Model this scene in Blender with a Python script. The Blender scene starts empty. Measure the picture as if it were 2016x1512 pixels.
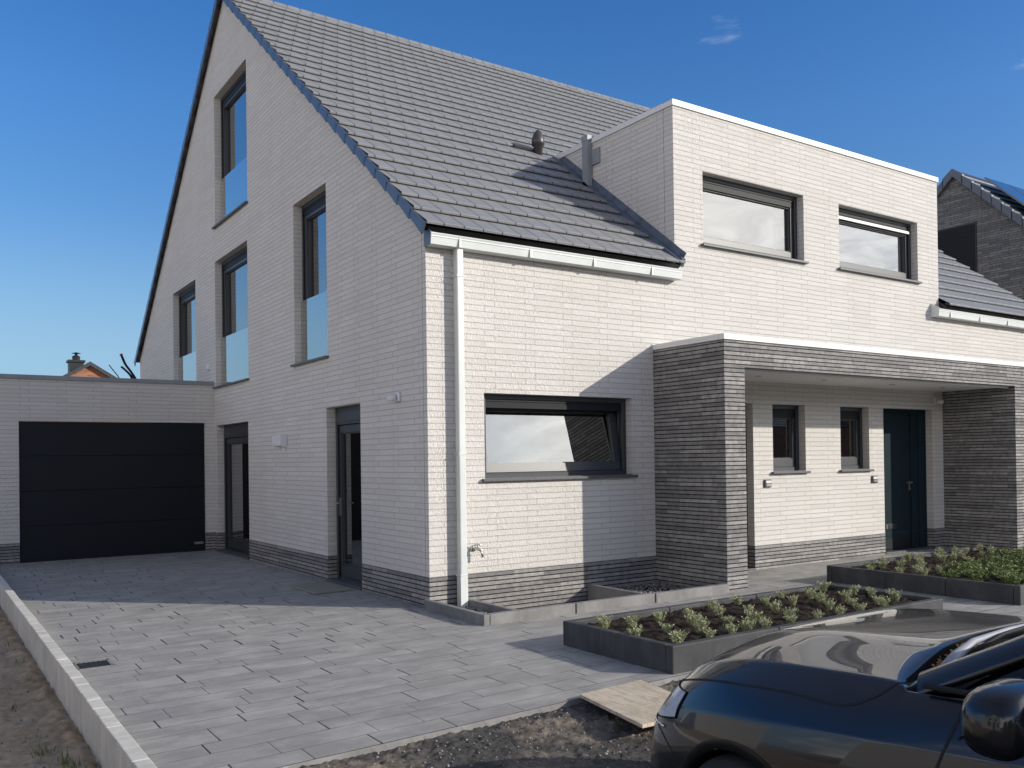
import bpy, bmesh, math, random
from mathutils import Vector, Matrix, noise
from mathutils.bvhtree import BVHTree
random.seed(7)
S = bpy.context.scene
COL = S.collection
R = math.radians

# ------------------------------------------------------------------ camera, world, sun, exposure
cam = bpy.data.cameras.new("camera")
cam.sensor_width = 36.0
cam.lens = 36.0 * 1782.185 / 2016.0
cam.shift_x = -(1110.480 - 1008) / 2016.0
cam.shift_y = (889.563 - 756) / 2016.0
cam.clip_start = 0.05
cam.clip_end = 3000
co = bpy.data.objects.new("camera", cam)
COL.objects.link(co)
yaw, pit, rol = 0.622931867, 0.00795775835, -0.0136940325
cy, sy, cp, sp = math.cos(yaw), math.sin(yaw), math.cos(pit), math.sin(pit)
f = Vector((cp * sy, cp * cy, sp)); r = Vector((cy, -sy, 0)); u = r.cross(f)
cr, sr = math.cos(rol), math.sin(rol)
rr = cr * r + sr * u; uu = -sr * r + cr * u
co.matrix_world = Matrix(((rr.x, uu.x, -f.x, -4.52829976), (rr.y, uu.y, -f.y, -8.83200335), (rr.z, uu.z, -f.z, 1.6), (0, 0, 0, 1)))
S.camera = co

SUN = Vector((0.93, -1.0, 0.52)).normalized()          # towards the sun
SUN_EL = math.asin(SUN.z)
SUN_AZ = math.atan2(SUN.x, SUN.y)                      # clockwise from +Y
W = bpy.data.worlds.new("World"); S.world = W; W.use_nodes = True
nt = W.node_tree; nt.nodes.clear()
def wn(t, **k):
    n = nt.nodes.new(t)
    for a, b in k.items(): setattr(n, a, b)
    return n
sky = wn('ShaderNodeTexSky', sky_type='NISHITA', sun_disc=False, sun_elevation=SUN_EL, sun_rotation=SUN_AZ,
         altitude=50, air_density=1.0, dust_density=0.5, ozone_density=2.0)
hs = wn('ShaderNodeHueSaturation'); hs.inputs['Value'].default_value = 1.0
hs.inputs['Hue'].default_value = 0.512
tc = wn('ShaderNodeTexCoord'); sz = wn('ShaderNodeSeparateXYZ'); nt.links.new(tc.outputs['Generated'], sz.inputs[0])
low = wn('ShaderNodeMapRange'); low.inputs['From Min'].default_value = 0.0; low.inputs['From Max'].default_value = 0.35; low.inputs['To Min'].default_value = 0.62; low.inputs['To Max'].default_value = 1.0
nt.links.new(sz.outputs['Z'], low.inputs['Value'])
nt.links.new(low.outputs[0], hs.inputs['Value'])
zen = wn('ShaderNodeMapRange'); zen.inputs['From Min'].default_value = 0.48; zen.inputs['From Max'].default_value = 0.80; zen.inputs['To Min'].default_value = 1.38; zen.inputs['To Max'].default_value = 0.70
nt.links.new(sz.outputs['Z'], zen.inputs['Value']); nt.links.new(zen.outputs[0], hs.inputs['Saturation'])      # overhead sky desaturated so its fill light is less blue
nt.links.new(sky.outputs[0], hs.inputs['Color'])
# thin cirrus: mostly on the sun's side, a few faint wisps elsewhere
mp = wn('ShaderNodeMapping'); mp.inputs['Scale'].default_value = (1.0, 1.6, 3.4); mp.inputs['Rotation'].default_value = (0.2, 0.5, 0.7)
nt.links.new(tc.outputs['Generated'], mp.inputs['Vector'])
nz = wn('ShaderNodeTexNoise'); nz.inputs['Scale'].default_value = 4.2; nz.inputs['Detail'].default_value = 9; nz.inputs['Roughness'].default_value = 0.6; nz.inputs['Distortion'].default_value = 0.5
nt.links.new(mp.outputs[0], nz.inputs['Vector'])
dt = wn('ShaderNodeVectorMath', operation='DOT_PRODUCT'); dt.inputs[1].default_value = Vector((.80, -.52, .36)).normalized()
nt.links.new(tc.outputs['Generated'], dt.inputs[0])
side = wn('ShaderNodeMapRange'); side.inputs['From Min'].default_value = 0.86; side.inputs['From Max'].default_value = 0.99; side.inputs['To Min'].default_value = -0.26; side.inputs['To Max'].default_value = 0.02
nt.links.new(dt.outputs['Value'], side.inputs['Value'])
# added bright cloud layer out of view behind the camera lights the shaded gable
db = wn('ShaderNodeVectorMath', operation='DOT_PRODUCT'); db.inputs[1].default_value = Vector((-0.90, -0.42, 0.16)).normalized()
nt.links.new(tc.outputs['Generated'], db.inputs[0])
gable_fill = wn('ShaderNodeMapRange', interpolation_type='SMOOTHSTEP'); gable_fill.inputs['From Min'].default_value = 0.0; gable_fill.inputs['From Max'].default_value = 0.75; gable_fill.inputs['To Max'].default_value = 0.58
nt.links.new(db.outputs['Value'], gable_fill.inputs['Value'])
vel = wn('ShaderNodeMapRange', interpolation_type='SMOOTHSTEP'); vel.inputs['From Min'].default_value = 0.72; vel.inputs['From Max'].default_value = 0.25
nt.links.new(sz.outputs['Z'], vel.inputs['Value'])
vm = wn('ShaderNodeMath', operation='MULTIPLY'); nt.links.new(gable_fill.outputs[0], vm.inputs[0]); nt.links.new(vel.outputs[0], vm.inputs[1])
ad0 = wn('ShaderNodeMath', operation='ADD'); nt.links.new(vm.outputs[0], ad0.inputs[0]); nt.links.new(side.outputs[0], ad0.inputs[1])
# faint haze low on the right of the view
dh = wn('ShaderNodeVectorMath', operation='DOT_PRODUCT'); dh.inputs[1].default_value = Vector((.83, .46, .33)).normalized()
nt.links.new(tc.outputs['Generated'], dh.inputs[0])
hz_ = wn('ShaderNodeMapRange'); hz_.inputs['From Min'].default_value = .93; hz_.inputs['From Max'].default_value = 1.0; hz_.inputs['To Max'].default_value = .15
nt.links.new(dh.outputs['Value'], hz_.inputs['Value'])
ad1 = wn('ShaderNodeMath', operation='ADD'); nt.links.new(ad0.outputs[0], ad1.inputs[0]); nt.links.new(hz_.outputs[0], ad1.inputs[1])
dw = wn('ShaderNodeVectorMath', operation='DOT_PRODUCT'); dw.inputs[1].default_value = Vector((.733, .704, .484)).normalized()
nt.links.new(tc.outputs['Generated'], dw.inputs[0])
wz_ = wn('ShaderNodeMapRange'); wz_.inputs['From Min'].default_value = .9988; wz_.inputs['From Max'].default_value = 1.0; wz_.inputs['To Max'].default_value = .06
nt.links.new(dw.outputs['Value'], wz_.inputs['Value'])
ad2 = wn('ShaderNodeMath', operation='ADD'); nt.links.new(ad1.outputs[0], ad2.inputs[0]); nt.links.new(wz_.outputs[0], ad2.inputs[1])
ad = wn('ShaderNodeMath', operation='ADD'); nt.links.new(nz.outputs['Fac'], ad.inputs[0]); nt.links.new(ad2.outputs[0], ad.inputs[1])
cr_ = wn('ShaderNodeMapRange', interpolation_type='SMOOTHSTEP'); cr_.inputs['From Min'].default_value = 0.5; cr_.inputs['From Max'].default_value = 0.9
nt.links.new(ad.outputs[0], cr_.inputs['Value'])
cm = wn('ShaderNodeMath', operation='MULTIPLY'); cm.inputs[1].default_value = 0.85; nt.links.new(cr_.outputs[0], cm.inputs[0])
# pale band of air along the horizon
hb_ = wn('ShaderNodeMapRange', interpolation_type='SMOOTHSTEP'); hb_.inputs['From Min'].default_value = 0.26; hb_.inputs['From Max'].default_value = 0.0; hb_.inputs['To Max'].default_value = 0.9
nt.links.new(sz.outputs['Z'], hb_.inputs['Value'])
mh = wn('ShaderNodeMix', data_type='RGBA'); mh.inputs['B'].default_value = (1.75, 3.1, 4.7, 1)
nt.links.new(hb_.outputs[0], mh.inputs['Factor']); nt.links.new(hs.outputs[0], mh.inputs['A'])
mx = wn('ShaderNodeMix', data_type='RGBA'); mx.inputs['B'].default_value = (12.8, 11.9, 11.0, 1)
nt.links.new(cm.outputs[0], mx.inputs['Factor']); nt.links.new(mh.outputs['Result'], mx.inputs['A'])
s01 = wn('ShaderNodeMapRange', interpolation_type='SMOOTHSTEP'); s01.inputs['From Min'].default_value = 0.88; s01.inputs['From Max'].default_value = 0.97; s01.inputs['To Max'].default_value = 0.75
nt.links.new(dt.outputs['Value'], s01.inputs['Value'])
nz2 = wn('ShaderNodeTexNoise'); nz2.inputs['Scale'].default_value = 9.0; nz2.inputs['Detail'].default_value = 8; nz2.inputs['Roughness'].default_value = 0.58; nz2.inputs['Distortion'].default_value = 0.8
nt.links.new(mp.outputs[0], nz2.inputs['Vector'])
c2 = wn('ShaderNodeMapRange', interpolation_type='SMOOTHSTEP'); c2.inputs['From Min'].default_value = 0.22; c2.inputs['From Max'].default_value = 0.80
nt.links.new(nz2.outputs['Fac'], c2.inputs['Value'])
f2 = wn('ShaderNodeMath', operation='MULTIPLY'); nt.links.new(s01.outputs[0], f2.inputs[0]); nt.links.new(c2.outputs[0], f2.inputs[1])
mx2 = wn('ShaderNodeMix', data_type='RGBA'); mx2.inputs['B'].default_value = (23, 22.7, 22.5, 1)
nt.links.new(f2.outputs[0], mx2.inputs['Factor']); nt.links.new(mx.outputs['Result'], mx2.inputs['A'])
bg = wn('ShaderNodeBackground'); bg.inputs['Strength'].default_value = 0.125
nt.links.new(mx2.outputs['Result'], bg.inputs['Color'])
ow = wn('ShaderNodeOutputWorld'); nt.links.new(bg.outputs[0], ow.inputs[0])

sl = bpy.data.lights.new("sun", 'SUN'); sl.energy = 3.3; sl.angle = R(0.5); sl.color = (1.0, 0.94, 0.84)
so = bpy.data.objects.new("sun", sl); COL.objects.link(so)
so.rotation_euler = SUN.to_track_quat('Z', 'Y').to_euler(); so.location = SUN * 60
S.view_settings.view_transform = 'Standard'; S.view_settings.look = 'None'
S.view_settings.exposure = 0.41; S.view_settings.gamma = 1.0; S.view_settings.use_curve_mapping = False
S.cycles.max_bounces = 10; S.cycles.transparent_max_bounces = 16

# ------------------------------------------------------------------ material helpers
def newmat(name):
    m = bpy.data.materials.new(name); m.use_nodes = True
    t = m.node_tree; b = t.nodes['Principled BSDF']
    return m, t, b
def N(t, typ, **k):
    n = t.nodes.new(typ)
    for a, b in k.items():
        if a[0].isupper() or a in ('1', '2'): n.inputs[a].default_value = b
        else: setattr(n, a, b)
    return n
def L(t, a, b): t.links.new(a, b)
def rgba(c): return (c[0], c[1], c[2], 1.0) if hasattr(c, '__len__') else (c, c, c, 1.0)
def ramp(t, src, pts):
    n = t.nodes.new('ShaderNodeValToRGB'); e = n.color_ramp.elements
    e[0].position, e[0].color = pts[0][0], rgba(pts[0][1]); e[1].position, e[1].color = pts[-1][0], rgba(pts[-1][1])
    for p, c in pts[1:-1]:
        q = e.new(p); q.color = rgba(c)
    L(t, src, n.inputs[0]); return n.outputs[0]
def noise_tex(t, scale, detail=4, rough=.55, vec=None, stretch=None, dist=0.0):
    n = N(t, 'ShaderNodeTexNoise', Scale=scale, Detail=detail, Roughness=rough, Distortion=dist)
    if vec is None: vec = N(t, 'ShaderNodeTexCoord').outputs['Object']
    if stretch:
        m = N(t, 'ShaderNodeMapping', Scale=stretch); L(t, vec, m.inputs['Vector']); vec = m.outputs[0]
    L(t, vec, n.inputs['Vector']); return n.outputs['Fac']
def mixc(t, fac, a, b, mode='MIX'):
    n = N(t, 'ShaderNodeMix', data_type='RGBA', blend_type=mode)
    for s, v in (('Factor', fac), ('A', a), ('B', b)):
        if isinstance(v, bpy.types.NodeSocket): L(t, v, n.inputs[s])
        else: n.inputs[s].default_value = v if s == 'Factor' else rgba(v)
    return n.outputs['Result']
def math_(t, op, a, b=None, clamp=False):
    n = N(t, 'ShaderNodeMath', operation=op, use_clamp=clamp)
    for i, v in enumerate((a, b)):
        if v is None: continue
        if isinstance(v, bpy.types.NodeSocket): L(t, v, n.inputs[i])
        else: n.inputs[i].default_value = v
    return n.outputs[0]
def bump(t, h, strength, dist, b, prev=None):
    n = N(t, 'ShaderNodeBump', Strength=strength, Distance=dist); L(t, h, n.inputs['Height'])
    if prev is not None: L(t, prev, n.inputs['Normal'])
    L(t, n.outputs[0], b.inputs['Normal']); return n.outputs[0]

def plain(name, c, rough=.5, var=.12, nscale=6., metal=0., bumpd=0., bscale=60., spec=.5, coat=0.):
    m, t, b = newmat(name)
    f_ = noise_tex(t, nscale, 5)
    lo = [x * (1 - var) for x in c]; hi = [min(1, x * (1 + var)) for x in c]
    L(t, ramp(t, f_, [(.3, lo), (.7, hi)]), b.inputs['Base Color'])
    b.inputs['Roughness'].default_value = rough; b.inputs['Metallic'].default_value = metal
    b.inputs['Specular IOR Level'].default_value = spec; b.inputs['Coat Weight'].default_value = coat
    if bumpd: bump(t, noise_tex(t, bscale, 3), .6, bumpd, b)
    return m

def brick_mat(name, width, height, mortar, cols, mort_col, voff, offset, bd, chips, blotch, rough=.85, bed=0.):
    m, t, b = newmat(name)
    uv = N(t, 'ShaderNodeUVMap').outputs[0]
    mp_ = N(t, 'ShaderNodeMapping', Location=(0.227, -voff, 0)); L(t, uv, mp_.inputs['Vector'])
    br = N(t, 'ShaderNodeTexBrick', offset=offset, offset_frequency=2, squash=1.0)
    br.inputs['Color1'].default_value = (0, 0, 0, 1); br.inputs['Color2'].default_value = (1, 1, 1, 1); br.inputs['Mortar'].default_value = (.5, .5, .5, 1)
    for k, v in (('Scale', 1.0), ('Mortar Size', mortar), ('Mortar Smooth', .15), ('Brick Width', width), ('Row Height', height), ('Bias', 0.0)): br.inputs[k].default_value = v
    L(t, mp_.outputs[0], br.inputs['Vector'])
    c = ramp(t, br.outputs['Color'], cols)
    n1 = noise_tex(t, 14, 6, .65)
    n2 = noise_tex(t, 1.1, 3)
    if blotch:
        c = mixc(t, ramp(t, n1, [(.42, 0), (.66, blotch)]), c, [x * .55 for x in cols[0][1]])
        n3 = noise_tex(t, 30, 5, .7)
        c = mixc(t, ramp(t, n3, [(.58, 0), (.75, blotch * .6)]), c, [min(1, x * 1.25) for x in cols[-1][1]])
    else:
        c = mixc(t, ramp(t, n2, [(.3, 0), (.75, .30)]), c, (.645, .60, .55))
        n4 = noise_tex(t, .7, 5, .6, stretch=(1.2, 1.2, .35)); c = mixc(t, ramp(t, n4, [(.5, 0), (.75, .16)]), c, (.52, .49, .44))
        c = mixc(t, ramp(t, n1, [(.35, 0), (.8, .12)]), c, (.56, .53, .49))
    jf = br.outputs['Fac']
    if bed:
        sv = N(t, 'ShaderNodeSeparateXYZ'); L(t, mp_.outputs[0], sv.inputs[0])
        fr_ = math_(t, 'FRACT', math_(t, 'DIVIDE', sv.outputs['Y'], height))
        wob = math_(t, 'MULTIPLY', math_(t, 'SUBTRACT', noise_tex(t, 30, 2), .5), .045)
        ej = math_(t, 'LESS_THAN', math_(t, 'ADD', math_(t, 'MINIMUM', fr_, math_(t, 'SUBTRACT', 1.0, fr_)), wob), bed)
        c = mixc(t, math_(t, 'MULTIPLY', jf, .45), c, mort_col)
        jf = ej
    c = mixc(t, jf, c, mort_col)
    L(t, c, b.inputs['Base Color']); b.inputs['Roughness'].default_value = rough; b.inputs['Specular IOR Level'].default_value = .25
    inv = math_(t, 'SUBTRACT', 1.0, jf)
    nb = bump(t, inv, .9, bd, b)
    # split-face relief: streaky chips
    uvc = N(t, 'ShaderNodeMapping', Rotation=(0, 0, .5), Scale=(1, .42, 1)); L(t, uv, uvc.inputs['Vector'])
    ch = noise_tex(t, 62, 3, .55, vec=uvc.outputs[0], dist=1.2)
    bump(t, ch, .8, chips, b, nb)
    return m

M = {}
M['white_brick'] = brick_mat('white brick', .547, .067, .0048, [(0, (.675, .65, .615)), (.5, (.71, .686, .65)), (1, (.74, .716, .682))], (.52, .487, .445), .333, .243, .006, .026, 0)
M['grey_brick'] = brick_mat('grey brick', .655, .0505, .0016, [(0, (.185, .181, .180)), (.35, (.25, .242, .237)), (.7, (.31, .297, .286)), (1, (.385, .366, .35))], (.012, .012, .014), .333, .37, .018, .005, .55, bed=.115)
M['dark_brick'] = brick_mat('dark brick', .5, .06, .004, [(0, (.12, .124, .13)), (.5, (.165, .166, .17)), (1, (.23, .226, .222))], (.05, .05, .05), 0, .37, .008, .004, .6)
M['red_brick'] = brick_mat('red brick', .24, .07, .008, [(0, (.24, .09, .05)), (1, (.42, .17, .09))], (.3, .24, .2), 0, .5, .005, .003, .3)

def tile_mat(name, base, w, h):
    m, t, b = newmat(name)
    uv = N(t, 'ShaderNodeUVMap').outputs[0]
    br = N(t, 'ShaderNodeTexBrick', offset=.5, offset_frequency=2)
    br.inputs['Color1'].default_value = (0, 0, 0, 1); br.inputs['Color2'].default_value = (1, 1, 1, 1); br.inputs['Mortar'].default_value = (.5, .5, .5, 1)
    for k, v in (('Scale', 1.0), ('Mortar Size', .0065), ('Mortar Smooth', 0.0), ('Brick Width', w), ('Row Height', h), ('Bias', 0.0)): br.inputs[k].default_value = v
    # joints run up the slope only: drop the horizontal ones by sampling v at row centres
    sx = N(t, 'ShaderNodeSeparateXYZ'); L(t, uv, sx.inputs[0])
    row = math_(t, 'FLOOR', math_(t, 'DIVIDE', sx.outputs['Y'], h)); vv = math_(t, 'MULTIPLY', math_(t, 'ADD', row, .5), h)
    cb = N(t, 'ShaderNodeCombineXYZ'); L(t, sx.outputs['X'], cb.inputs['X']); L(t, vv, cb.inputs['Y']); L(t, cb.outputs[0], br.inputs['Vector'])
    c = ramp(t, br.outputs['Color'], [(0, [x * .95 for x in base]), (1, [x * 1.06 for x in base])])
    c = mixc(t, ramp(t, noise_tex(t, 9, 6, .65), [(.4, 0), (.8, .35)]), c, [x * 1.35 for x in base])
    c = mixc(t, br.outputs['Fac'], c, (.006, .006, .007))
    L(t, c, b.inputs['Base Color']); b.inputs['Specular IOR Level'].default_value = .55
    L(t, ramp(t, noise_tex(t, 24, 4), [(.3, .36), (.7, .48)]), b.inputs['Roughness'])
    nb = bump(t, math_(t, 'SUBTRACT', 1.0, br.outputs['Fac']), .8, .004, b)
    nb = bump(t, br.outputs['Color'], .25, .002, b, nb)
    bump(t, noise_tex(t, 7, 3), .35, .006, b, nb)
    return m
M['roof_tile'] = tile_mat('slate grey roof tile', (.222, .224, .232), .2455, .375)
M['roof_tile_dark'] = tile_mat('dark roof tile', (.035, .036, .04), .26, .34)
M['verge'] = plain('verge tile', (.085, .10, .135), .3, .1, 12)
M['frame'] = plain('anthracite frame', (.034, .039, .046), .40, .06, 20, spec=.6)
M['shutter'] = plain('dark shutter', (.012, .014, .018), .55, .1, 20, spec=.2)
M['sill'] = plain('bluestone sill', (.085, .088, .092), .5, .2, 30, bumpd=.001)
M['zinc'] = plain('white zinc', (.62, .645, .63), .45, .06, 3, bumpd=.002, bscale=2.5)
M['zinc_grey'] = plain('grey zinc', (.25, .27, .285), .5, .1, 5)
M['white_alu'] = plain('white aluminium trim', (.70, .70, .68), .42, .03, 2, bumpd=.001, bscale=3)
M['ceiling'] = plain('white soffit board', (.72, .71, .69), .8, .03, 2)
M['garage_door'] = plain('dark garage door', (.0075, .009, .014), .45, .15, 90, bumpd=.0008, bscale=350, spec=.25)
M['door'] = plain('teal dark door', (.013, .024, .031), .65, .1, 3, spec=.08)
M['steel'] = plain('brushed steel', (.55, .54, .52), .3, .05, 20, metal=1.)
M['plastic_white'] = plain('white plastic', (.68, .68, .69), .45, .03, 5)
M['plastic_grey'] = plain('grey plastic', (.32, .33, .36), .5, .05, 5)
M['black'] = plain('black plastic', (.012, .012, .013), .45, .1, 20)
M['rubber'] = plain('rubber', (.014, .014, .014), .8, .2, 40)
M['interior'] = plain('interior plaster', (.62, .63, .58), .9, .05, 2)
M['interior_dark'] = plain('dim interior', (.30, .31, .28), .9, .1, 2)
M['cabinet'] = plain('cabinet front', (.42, .44, .38), .5, .03, 2)
M['lead'] = plain('lead flashing', (.10, .125, .165), .45, .25, 8, bumpd=.004, bscale=9)
M['vent'] = plain('vent plastic', (.055, .05, .05), .38, .1, 20)
M['solar'] = plain('solar cell', (.012, .016, .03), .12, .2, 4, coat=.6)
M['doormat'] = plain('jute mat', (.27, .255, .20), .95, .25, 90, bumpd=.004, bscale=300)

def glass_mat(name, tint, base_refl):
    m, t, b = newmat(name); t.nodes.remove(b)
    out = t.nodes['Material Output']
    tr = N(t, 'ShaderNodeBsdfTransparent', Color=rgba(tint))
    gl = N(t, 'ShaderNodeBsdfGlossy', Roughness=0.0); gl.inputs['Color'].default_value = (1, 1, 1, 1)
    fr = N(t, 'ShaderNodeFresnel', IOR=1.5)
    fac = math_(t, 'ADD', math_(t, 'MULTIPLY', fr.outputs[0], 1.0), base_refl, clamp=True)
    nb = N(t, 'ShaderNodeBump', Strength=.08, Distance=.004); L(t, noise_tex(t, 1.7, 2), nb.inputs['Height'])
    L(t, nb.outputs[0], gl.inputs['Normal'])
    mxs = N(t, 'ShaderNodeMixShader'); L(t, fac, mxs.inputs[0]); L(t, tr.outputs[0], mxs.inputs[1]); L(t, gl.outputs[0], mxs.inputs[2])
    L(t, mxs.outputs[0], out.inputs[0]); return m
M['glass'] = glass_mat('window glass', (.40, .45, .40), .21)
M['glass_clear'] = glass_mat('balustrade glass', (.70, .78, .78), .34)
M['glass_car'] = glass_mat('car glass', (.06, .065, .065), .0)
M['glass_lamp'] = glass_mat('headlight glass', (.96, .97, .98), .0)

def concrete(name, c, rough=.85, stain=.35, sc=3., bd=.003):
    m, t, b = newmat(name)
    a = noise_tex(t, sc, 7, .65); d = noise_tex(t, sc * 9, 5, .7); e = noise_tex(t, sc * .8, 3, stretch=(3, 3, .6))
    k = ramp(t, a, [(.3, [x * (1 - stain) for x in c]), (.7, [min(1, x * (1 + stain * .6)) for x in c])])
    k = mixc(t, ramp(t, d, [(.55, 0), (.75, .35)]), k, [x * .6 for x in c])
    k = mixc(t, ramp(t, e, [(.52, 0), (.8, .42)]), k, [min(1, x * 1.5 + .03) for x in c])
    dp = noise_tex(t, 9, 4, .6, stretch=(1.6, 1.6, .16)); k = mixc(t, ramp(t, dp, [(.62, 0), (.74, .35)]), k, [min(1, x * 1.9 + .03) for x in c])
    L(t, k, b.inputs['Base Color']); b.inputs['Roughness'].default_value = rough; b.inputs['Specular IOR Level'].default_value = .35
    bump(t, d, .6, bd, b); return m
M['kerb'] = concrete('pale concrete', (.56, .535, .48), .9, .22, 2.2)
M['planter'] = concrete('dark concrete', (.060, .061, .064), .7, .45, 2.5)
M['curb_grey'] = concrete('grey concrete curb', (.21, .205, .20), .8, .3, 3)

def paver_mat():
    m, t, b = newmat('concrete paver')
    at = N(t, 'ShaderNodeAttribute', attribute_name='tint'); a1 = N(t, 'ShaderNodeUVMap', uv_map='UVMap'); a2 = N(t, 'ShaderNodeUVMap', uv_map='far')
    s1 = N(t, 'ShaderNodeSeparateXYZ'); L(t, a1.outputs[0], s1.inputs[0]); s2 = N(t, 'ShaderNodeSeparateXYZ'); L(t, a2.outputs[0], s2.inputs[0])
    dx = math_(t, 'MINIMUM', s1.outputs['X'], s2.outputs['X']); dy = math_(t, 'MINIMUM', s1.outputs['Y'], s2.outputs['Y'])
    wob = math_(t, 'MULTIPLY', math_(t, 'SUBTRACT', noise_tex(t, 9, 3), .5), .006)
    jx = math_(t, 'ADD', math_(t, 'MULTIPLY', math_(t, 'POWER', at.outputs['Fac'], 2.5), .0085), .0014)
    mr = lambda d, w: math_(t, 'LESS_THAN', math_(t, 'ADD', d, wob), w)
    jm = math_(t, 'MAXIMUM', mr(dx, jx), math_(t, 'MULTIPLY', mr(dy, .0036), .55))
    base = ramp(t, at.outputs['Fac'], [(0, (.252, .242, .226)), (.5, (.272, .261, .243)), (1, (.292, .280, .261))])
    cloud = noise_tex(t, 2.6, 7, .68, stretch=(.9, 1.5, 1))
    c = mixc(t, ramp(t, cloud, [(.42, 0), (.70, .45)]), base, (.56, .535, .495))
    c = mixc(t, ramp(t, noise_tex(t, 1.1, 5, .6), [(.60, 0), (.78, .45)]), c, (.50, .455, .385))
    c = mixc(t, ramp(t, noise_tex(t, 0.9, 4, .6, stretch=(1, 2, 1)), [(.3, .35), (.5, 0)]), c, (.225, .22, .215))
    c = mixc(t, ramp(t, noise_tex(t, 38, 4, .7), [(.60, 0), (.78, .4)]), c, (.55, .54, .52))
    c = mixc(t, jm, c, (.022, .022, .024))
    L(t, c, b.inputs['Base Color']); b.inputs['Specular IOR Level'].default_value = .4
    L(t, ramp(t, cloud, [(.3, .62), (.7, .85)]), b.inputs['Roughness'])
    nb = bump(t, math_(t, 'SUBTRACT', 1., jm), .7, .006, b)
    edge = math_(t, 'MINIMUM', math_(t, 'MULTIPLY', math_(t, 'MINIMUM', dx, dy), 60.), 1.0)
    nb = bump(t, edge, .4, .003, b, nb)
    nb = bump(t, noise_tex(t, 5, 4, stretch=(1, 2, 1)), .5, .008, b, nb)
    bump(t, noise_tex(t, 90, 3), .35, .0015, b, nb)
    return m
M['paver'] = paver_mat()

def earth(name, c1, c2, c3, sc, bd, p=(.45, .62)):
    m, t, b = newmat(name)
    a = noise_tex(t, sc, 6, .65); d = noise_tex(t, sc * 8, 6, .75)
    k = ramp(t, d, [(.3, [x * .55 for x in c1]), (.62, c1), (.8, [x * 1.5 for x in c1])])
    k2 = ramp(t, d, [(.3, [x * .6 for x in c2]), (.65, c2), (.8, c3)])
    k = mixc(t, ramp(t, a, [(p[0], 0), (p[1], 1)]), k, k2)
    L(t, k, b.inputs['Base Color']); b.inputs['Roughness'].default_value = .95; b.inputs['Specular IOR Level'].default_value = .2
    bump(t, d, .9, bd, b); return m
M['asphalt'] = earth('tar and grit', (.088, .082, .075), (.27, .22, .168), (.42, .355, .285), 1.5, .012, (.48, .66))
M['soil'] = earth('bare soil', (.44, .325, .21), (.52, .40, .28), (.60, .49, .37), 1.6, .012, (.4, .62))
M['bed_soil'] = earth('planting soil', (.030, .021, .016), (.05, .034, .025), (.085, .06, .045), 5, .012)
M['stone'] = plain('loose grit', (.26, .235, .205), .85, .7, 9)
M['wood'] = None
def wood_mat():
    m, t, b = newmat('weathered plywood')
    v = N(t, 'ShaderNodeTexCoord').outputs['Object']
    mp_ = N(t, 'ShaderNodeMapping', Scale=(7, .9, 1), Rotation=(0, 0, .25)); L(t, v, mp_.inputs['Vector'])
    w = N(t, 'ShaderNodeTexNoise', Scale=2.2, Detail=5, Roughness=.6, Distortion=1.6); L(t, mp_.outputs[0], w.inputs['Vector'])
    wv = N(t, 'ShaderNodeMath', operation='PINGPONG'); L(t, math_(t, 'MULTIPLY', w.outputs['Fac'], 9), wv.inputs[0]); wv.inputs[1].default_value = 1
    c = ramp(t, wv.outputs[0], [(0, (.42, .34, .24)), (.55, (.56, .465, .345)), (1, (.62, .53, .40))])
    c = mixc(t, ramp(t, noise_tex(t, 5, 6, .7), [(.5, 0), (.75, .5)]), c, (.24, .21, .17))
    L(t, c, b.inputs['Base Color']); b.inputs['Roughness'].default_value = .8
    bump(t, wv.outputs[0], .4, .001, b); return m
M['wood'] = wood_mat()
def leaf_mat(name, a, b_, c_):
    m, t, b = newmat(name)
    oi = N(t, 'ShaderNodeTexCoord').outputs['Object']
    k = ramp(t, noise_tex(t, 22, 3, vec=oi), [(.25, a), (.5, b_), (.75, c_)])
    L(t, k, b.inputs['Base Color']); b.inputs['Roughness'].default_value = .65
    b.inputs['Subsurface Weight'].default_value = 0.0
    return m
M['leaf_silver'] = leaf_mat('silver green leaf', (.21, .235, .115), (.37, .39, .21), (.50, .50, .31))
M['leaf_green'] = leaf_mat('bright green leaf', (.085, .12, .030), (.15, .195, .055), (.24, .28, .10))
M['leaf_grass'] = leaf_mat('grass blade', (.09, .13, .03), (.16, .2, .06), (.3, .3, .14))
M['leaf_dry'] = plain('dry leaf', (.30, .13, .04), .8, .5, 30)
M['leaf_yellow'] = plain('yellow leaf', (.42, .30, .05), .8, .3, 30)
M['pebble'] = plain('pebble', (.17, .165, .16), .6, .9, 28)
def car_paint():
    m, t, b = newmat('black blue metallic paint')
    fl = noise_tex(t, 900, 2)
    L(t, ramp(t, fl, [(.4, (.003, .0035, .006)), (.75, (.007, .008, .013))]), b.inputs['Base Color'])
    b.inputs['Roughness'].default_value = .3; b.inputs['Metallic'].default_value = 0.; b.inputs['Specular IOR Level'].default_value = .3
    b.inputs['Coat Weight'].default_value = 1.0; b.inputs['Coat Roughness'].default_value = .012; b.inputs['Coat IOR'].default_value = 1.42
    return m
M['paint'] = car_paint()
M['reflector'] = plain('lamp reflector', (.86, .88, .92), .3, .08, 60, metal=.0)
M['cowl'] = plain('matt black cowl', (.008, .008, .008), .9, .2, 40, spec=.1)
M['chrome'] = plain('chrome', (.75, .75, .75), .08, .02, 5, metal=1.)
M['label_plate'] = plain('label plate', (.45, .45, .46), .4, .05, 5)

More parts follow.
